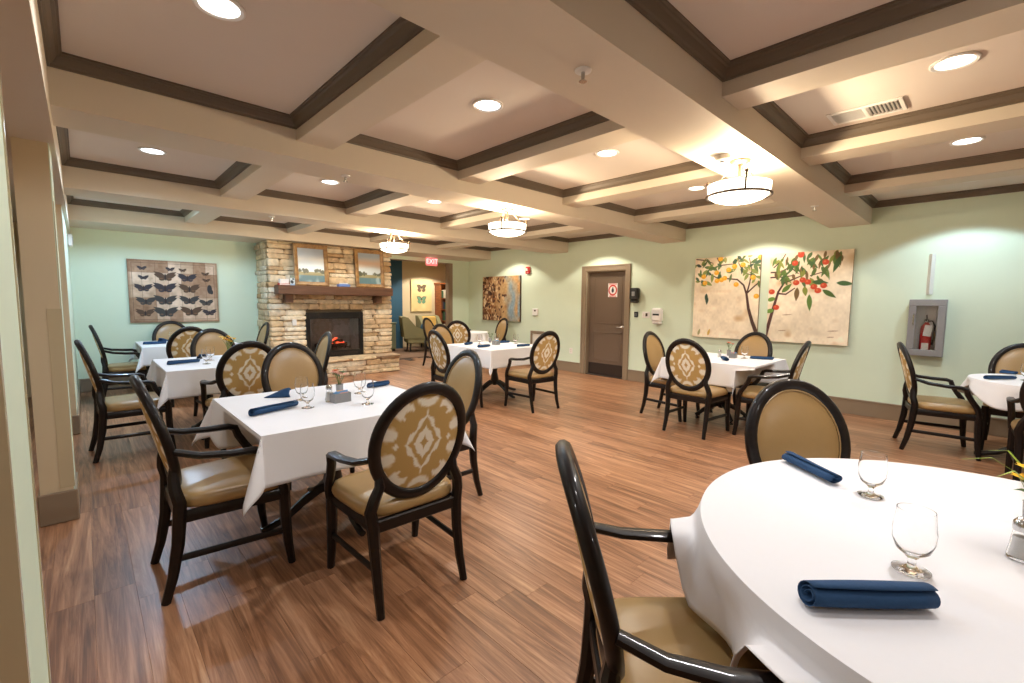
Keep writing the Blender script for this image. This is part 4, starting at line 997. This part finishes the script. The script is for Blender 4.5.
# ------------------------------------------------------------------ table ware
ZT0 = .7622
def spiral_roll(L, r, seed):
    R = random.Random(seed); P = []
    n = 44; turns = 2.3
    for i in range(9):
        t = i / 8; x = (t - .5) * L; rg = []; g = 1 + .10 * math.sin(3 * t + seed) ; tw = .15 * math.sin(2.5 * t + seed)
        for k in range(n):
            q = k / (n - 1); a = q * turns * 2 * PI + tw; rad = (r * (.3 + .7 * q)) * g
            rg.append((x + .006 * math.sin(a) * (1 if i in (0, 8) else 0), rad * 1.18 * math.cos(a), max(rad * .82 * math.sin(a), -r * .80) + r * .82))
        P.append(rg)
    return MB().grid(P)
def napkin(p, q, z, label, r=.024, k=0):
    p, q = Vector(p), Vector(q); d = q - p; L = d.length
    mb = spiral_roll(L, r, k); o = mb.build('rolled_napkin', M['navy'], None, ((p.x + q.x) / 2, (p.y + q.y) / 2, z), math.atan2(d.y, d.x), 60)
    tag(o, label, 'napkin', 'navy rolled napkins on the tables'); s = o.modifiers.new('thickness', 'SOLIDIFY'); s.thickness = .002; s.offset = -1; return o
def fan(x, y, z, label, rz=0):
    P = []
    for i in range(13):
        t = i / 12; rg = []; env = math.sin(PI * min(1, .12 + .88 * t) ** .7) ** .6
        for k in range(25):
            a = PI * k / 24; w = (.014 + .042 * (1 - t)) * (.35 + .65 * env); hh = (.018 + .040 * (1 - t)) * (.3 + .7 * env)
            rg.append(((t - .5) * .15 + .008 * math.sin(a * 3), w * math.cos(a), .001 + hh * math.sin(a) * (1 + .18 * math.sin(a * 7) * (1 - t))))
        P.append(rg)
    o = MB().grid(P).build('folded_napkin', M['navy'], None, (x, y, z), rz, 60); tag(o, label, 'napkin', 'navy folded napkins'); s = o.modifiers.new('thickness', 'SOLIDIFY'); s.thickness = .002; s.offset = -1
gob = [(.0004, 0), (.036, 0), (.037, .003), (.014, .008), (.0085, .014), (.0085, .030), (.016, .038), (.032, .052), (.040, .075), (.0415, .10), (.0385, .128), (.036, .150), (.0346, .150), (.0369, .128), (.0399, .10), (.0384, .076), (.030, .055), (.012, .044), (.0004, .042)]
gob_me = MB().lathe(gob, 32, cap=False).mesh('goblet', M['glass'], 60)
def goblet(x, y, label, z=ZT0, s=1.0):
    o = link('goblet', gob_me, None, (x, y, z)); o.scale = (s, s, s); tag(o, label, 'glass', 'clear stemmed water goblets')
def shaker(x, y, label, z=ZT0, s=1.0):
    t = tag(empty('salt_shaker', (x, y, z)), label, 'salt shaker', 'glass salt and pepper shakers'); t.scale = (s, s, s)
    MB().lathe([(.0004, 0), (.022, 0), (.023, .004), (.019, .03), (.0155, .062), (.015, .07), (.0138, .07), (.0145, .06), (.0175, .03), (.021, .006), (.0004, .005)], 12, cap=False).build('glass_body', M['glass'], t)
    MB().lathe([(.0004, .0055), (.0202, .0062), (.0168, .03), (.0145, .052), (.0004, .053)], 12, cap=False).build('salt', M['salt'], t)
    MB().lathe([(.0165, .066), (.0172, .074), (.0165, .086), (.011, .094), (.0004, .096)], 16, cap=False).build('cap', M['chrome'], t)
def caddy(x, y, label, z=ZT0, rz=.1):
    t = tag(empty('sugar_caddy', (x, y, z), rz), label, 'caddy', 'sugar packet caddies')
    w, d, h = .055, .035, .06
    for a, b, c, e in ((-w, w, -d, -d + .003), (-w, w, d - .003, d), (-w, -w + .003, -d + .003, d - .003), (w - .003, w, -d + .003, d - .003)): MB().box(a, b, c, e, 0, h).build('side', M['tin'], t, smooth=0)
    MB().box(-w + .003, w - .003, -d + .003, d - .003, 0, .004).build('bottom', M['tin'], t, smooth=0)
    R = random.Random(int(x * 100))
    for k in range(9):
        m = (M['white'], M['pink'], M['yellow'], M['packblue'])[R.choice((0, 0, 1, 2, 3, 3))]
        MB().box(-.028, .028, -.0012, .0012, .005, .062 + R.uniform(0, .012), Matrix.Translation((R.uniform(-.018, .018), -.027 + k * .0066, 0)) @ Matrix.Rotation(R.uniform(-.08, .08), 4, 'Y')).build('packet', m, t, smooth=0)
M['blade'] = simple('grass blade', (150, 170, 60), .5)
M['packblue'] = simple('blue paper packet', (120, 170, 214), .7)
def bouquet(x, y, label, cols, tall=.17, z=ZT0, pot='tin', seed=0, spread=.045, nfl=5, blades=0):
    R = random.Random(seed + 50); t = tag(empty('flower_vase', (x, y, z)), label, 'vase of flowers')
    if pot == 'tin': MB().lathe([(.0004, 0), (.022, 0), (.025, .07), (.0262, .072), (.0235, .072), (.021, .004), (.0004, .004)], 20, cap=False).build('pot', M['tin'], t)
    else: MB().lathe([(.0004, 0), (.024, 0), (.03, .03), (.022, .07), (.024, .085), (.0226, .085), (.0205, .07), (.028, .03), (.0004, .004)], 20, cap=False).build('pot', M['glass'], t)
    for k in range(nfl):
        a = 2 * PI * k / nfl + R.uniform(-.4, .4); rr = R.uniform(.3, 1) * spread; h = tall * R.uniform(.8, 1.05); top = (rr * math.cos(a), rr * math.sin(a), h)
        st = MB().tube([(0, 0, .01), (top[0] * .3, top[1] * .3, h * .6), top], .0016, 5).build('stem', M['leaf'], t)
        m = M[cols[k % len(cols)]]; fl = MB(); npet = 7
        for q in range(npet):
            b = 2 * PI * q / npet; u = Vector((math.cos(b), math.sin(b), .45)).normalized(); n = Vector((-math.sin(b), math.cos(b), 0))
            c = Vector(top); fl.add([c, c + u * .016 + n * .011, c + u * .034 + Vector((0, 0, -.003)), c + u * .016 - n * .011], [(0, 1, 2, 3)])
        fl.ball((top[0], top[1], top[2] + .004), .007, 8); fl.build('flower', m, st)
    for k in range(7):
        a = R.uniform(0, 6.3); h = tall * R.uniform(.5, .85); l = R.uniform(.035, .06); u = Vector((math.cos(a), math.sin(a), R.uniform(.1, .8))).normalized(); n = u.cross(Vector((0, 0, 1))).normalized()
        c = Vector((0, 0, h)); MB().add([c, c + u * l * .5 + n * l * .2, c + u * l + Vector((0, 0, -.008)), c + u * l * .5 - n * l * .2], [(0, 1, 2, 3)]).build('leaf', M['leaf'], t)
    for k in range(blades):
        a = 2 * PI * k / blades + R.uniform(-.3, .3); c, d = math.cos(a), math.sin(a); h = tall * R.uniform(.9, 1.2); l = R.uniform(.10, .17)
        MB().sweep([(0, 0, .05), (l * .25 * c, l * .25 * d, h * .8), (l * .6 * c, l * .6 * d, h), (l * c, l * d, h * .9)], [(.003, .0006), (.004, .0006), (.003, .0006), (.0008, .0004)], (0, 0, 1), 6).build('blade', M['blade'], t)
# near left table
napkin((.66, 2.82), (.93, 2.915), ZT0, 'rolled navy napkin lying slanted at the left of the near left table', .026, 1)
fan(.93, 3.28, ZT0, 'navy napkin folded into a small fan on the near left table', 2.9)
goblet(1.02, 3.08, 'clear goblet beside the navy fan napkin on the near left table'); goblet(.97, 2.83, 'clear goblet at the end of the slanted navy napkin')
shaker(1.14, 2.93, 'slim glass salt shaker left of the sugar caddy', ZT0, 1.15)
bouquet(1.28, 3.10, 'tin vase of pink and orange flowers on the near left table', ('pink', 'pink', 'leaf', 'pink', 'orange'), .16, seed=1, spread=.05, nfl=8)
caddy(1.19, 2.87, 'metal caddy of coloured sugar packets on the near left table')
goblet(1.40, 3.04, 'clear goblet right of the tin vase on the near left table'); goblet(1.29, 2.69, 'clear goblet nearest the patterned armchair')
napkin((1.53, 3.17), (1.705, 3.20), ZT0, 'rolled navy napkin at the right edge of the near left table', .024, 0)
# second left table
napkin((.585, 5.56), (.85, 5.60), ZT0, 'rolled navy napkin on the second left table', .026, 2); fan(.95, 6.0, ZT0, 'small folded navy napkin on the second left table', 1.2)
goblet(.885, 5.43, 'nearer clear goblet on the second left table'); goblet(.97, 5.72, 'farther clear goblet on the second left table')
bouquet(1.17, 5.86, 'vase of bright yellow flowers on the second left table', ('yellow', 'yellow', 'yellow', 'yellow', 'orange'), .225, pot='glass', seed=2, spread=.075, nfl=14)
# third left table
napkin((.60, 8.22), (.86, 8.24), ZT0, 'rolled navy napkin on the third left table', .025, 0); fan(.90, 8.75, ZT0, 'folded navy napkin on the third left table', .5); goblet(.98, 8.62, 'clear goblet on the third left table')
# middle table
napkin((4.09, 5.0), (4.31, 5.02), ZT0, 'rolled navy napkin at the left front corner of the middle table', .025, 1); napkin((4.62, 4.74), (4.84, 4.72), ZT0, 'rolled navy napkin before the patterned armchair on the middle table', .025, 2)
napkin((4.18, 5.42), (4.36, 5.50), ZT0, 'rolled navy napkin at the far left of the middle table', .024, 0); napkin((4.80, 5.36), (5.0, 5.33), ZT0, 'rolled navy napkin at the far right of the middle table', .024, 1)
caddy(4.60, 5.20, 'sugar caddy with pink packets on the middle table'); bouquet(4.78, 5.55, 'dark leafy sprig in a tin pot on the middle table', ('leaf',), .15, seed=5, nfl=4)
goblet(4.88, 5.50, 'clear goblet beside the leafy sprig on the middle table'); goblet(4.98, 5.16, 'clear goblet at the right side of the middle table'); goblet(4.45, 5.42, 'clear goblet at the left side of the middle table')
# far round table
napkin((6.10, 7.98), (6.32, 8.02), ZT0, 'rolled navy napkin on the far round table', .026, 2)
# table below the paintings
napkin((5.40, 2.06), (5.54, 2.16), ZT0, 'short navy napkin beside the patterned chair on the table below the paintings', .027, 1); napkin((5.88, 1.97), (5.97, 1.74), ZT0, 'long navy napkin at the right of the table below the paintings', .022, 0)
bouquet(6.0, 2.27, 'tin vase with an orange flower on the table below the paintings', ('orange', 'leaf', 'orange'), .165, seed=8, spread=.05, nfl=4)
goblet(5.86, 2.03, 'clear goblet on the table below the paintings'); caddy(5.80, 2.14, 'sugar caddy on the table below the paintings'); shaker(5.74, 2.28, 'salt shaker on the table below the paintings')
# table at the right edge
napkin((5.96, -.02), (6.15, -.2), ZT0, 'rolled navy napkin at the front of the table on the right edge', .022, 1); napkin((6.62, -.12), (6.56, -.22), ZT0, 'second navy napkin at the back of the table on the right edge', .024, 2); goblet(6.15, -.27, 'clear goblet on the table at the right edge')
# round foreground table
napkin((1.122, .232), (1.312, .048), ZT0, 'thick navy napkin roll in the immediate foreground of the round table', .031, 0); napkin((2.13, .545), (1.97, .345), ZT0, 'navy napkin roll at the far side of the round table beside the leather chair', .027, 2)
goblet(1.47, .09, 'clear goblet behind the foreground navy napkin', s=1.05); goblet(1.955, .24, 'clear goblet at the far side of the round foreground table')
shaker(1.755, -.10, 'faceted glass salt shaker with metal cap on the round foreground table', ZT0, 1.15)
bouquet(2.05, -.135, 'vase of yellow flowers with grassy leaves at the centre of the round table', ('yellow',), .17, pot='tin', seed=13, spread=.07, nfl=6, blades=7)

# ------------------------------------------------------------------ far room furniture
t = tag(empty('sage_cabinet', (6.03, 11.72, .004)), 'low sage green cabinet beyond the fireplace', 'cabinet')
MB().rbox(-.35, .35, -.25, .25, .06, .78, .006).build('body', M['cabgreen'], t, smooth=0); MB().rbox(-.37, .37, -.27, .27, .78, .81, .005).build('top', M['cabgreen'], t, smooth=0); MB().box(-.33, .33, -.22, .25, .0, .06).build('plinth', M['blackp'], t, smooth=0)
for s in (-1, 1):
    d = MB().rbox(min(s * .01, s * .33), max(s * .01, s * .33), -.268, -.25, .09, .75, .004).build('door', M['cabgreen'], t, smooth=0); MB().rbox(s * .05 - .008, s * .05 + .008, -.285, -.267, .42, .5, .003).build('handle', M['bronze'], d, smooth=0)
def armchair(x, y, rz, label):
    t = tag(empty('wing_armchair', (x, y, 0.004), rz), label, 'armchair', 'upholstered armchairs in the far room')
    for sx in (-1, 1):
        for sy in (-1, 1): MB().sweep([(sx * .30, sy * .28, 0), (sx * .28, sy * .26, .24)], [(.018, .018), (.028, .028)], (0, 1, 0)).build('leg', M['black'], t)
    MB().rbox(-.36, .36, -.36, .34, .24, .40, .02).build('seat_base', M['uphol'], t); MB().rbox(-.25, .25, -.26, .38, .40, .50, .03).build('seat_cushion', M['gold_uph'], t)
    m = MB(); m.rbox(-.36, .36, -.44, -.30, .40, .98, .03); m.v = [(a, b - .12 * max(0, c - .4), c) for a, b, c in m.v]; m.build('backrest', M['uphol'], t)
    m = MB(); m.rbox(-.25, .25, -.31, -.22, .48, .95, .03); m.v = [(a, b - .12 * max(0, c - .4), c) for a, b, c in m.v]; m.build('back_cushion', M['gold_uph'], t)
    for s in (-1, 1):
        a0, a1 = sorted((s * .25, s * .37)); m = MB()
        prof = [(-.44, .38), (.34, .38), (.34, .58), (.10, .62), (-.14, .72), (-.34, .96), (-.50, .98)]
        n = len(prof); vs = [(a0, p, q) for p, q in prof] + [(a1, p, q) for p, q in prof]
        m.add(vs, [tuple(range(n)), tuple(range(n, 2 * n))[::-1]] + [(i, n + i, n + (i + 1) % n, (i + 1) % n) for i in range(n)]); m.build('wing_arm', M['uphol'], t, smooth=0)
    return t
armchair(6.94, 11.20, math.radians(-112), 'sage and gold wing armchair beside the sage cabinet in the far room'); armchair(7.80, 11.66, math.radians(180), 'second gold armchair mostly hidden behind the first in the far room')
pl = tag(MB().ball((0, 0, 0), .16, 16, (1.0, .4, .9)).build('cushion', M['bluewall'], None, (7.10, 11.14, .655), .3), 'dark blue cushion on the wing armchair in the far room', 'cushion')
bc = tag(empty('bookcase', (8.63, 12.12, .004)), 'cherry wood bookcase seen through the far opening', 'bookcase')
for a in (-.40, .37): MB().box(a, a + .03, -.16, .16, 0, 1.95).build('side_panel', M['orangewood'], bc, smooth=0)
MB().box(-.37, .37, .14, .16, 0, 1.95).build('back_panel', M['orangewood'], bc, smooth=0); MB().rbox(-.43, .43, -.19, .18, 1.95, 2.0, .006).build('cornice', M['orangewood'], bc, smooth=0)
lev = [.06, .42, .78, 1.14, 1.50]
for z in lev: MB().box(-.37, .37, -.15, .14, z, z + .025).build('shelf', M['orangewood'], bc, smooth=0)
bcol = {'red': (150, 50, 40), 'navy': (40, 56, 84), 'cream': (222, 212, 190), 'green': (60, 88, 64), 'brown': (96, 62, 42)}
bm = {k: simple(k + ' book cover', v, .6) for k, v in bcol.items()}
R = random.Random(77); bi = 0; rows = ('lowest', 'second lowest', 'middle', 'second highest', 'top')
for li, z in enumerate(lev):
    x = -.36; order = list(bcol); R.shuffle(order)
    for cn in order:
        w = R.uniform(.045, .075); h = R.uniform(.20, .29); d = R.uniform(.16, .2)
        b = tag(empty('book', (8.63 + x + w / 2, 12.12 - .14, .004 + z + .0255)), '%s book on the %s shelf of the bookcase' % (cn, rows[li]), 'book', 'books in the far room bookcase')
        MB().box(-w / 2, -w / 2 + .003, 0, d, 0, h).box(w / 2 - .003, w / 2, 0, d, 0, h).box(-w / 2, w / 2, 0, .003, 0, h).build('cover', bm[cn], b, smooth=0); MB().box(-w / 2 + .003, w / 2 - .003, .003, d - .006, .004, h - .004).build('pages', M['salt'], b, smooth=0)
        x += w + R.choice((.002, .002, .003, .04))
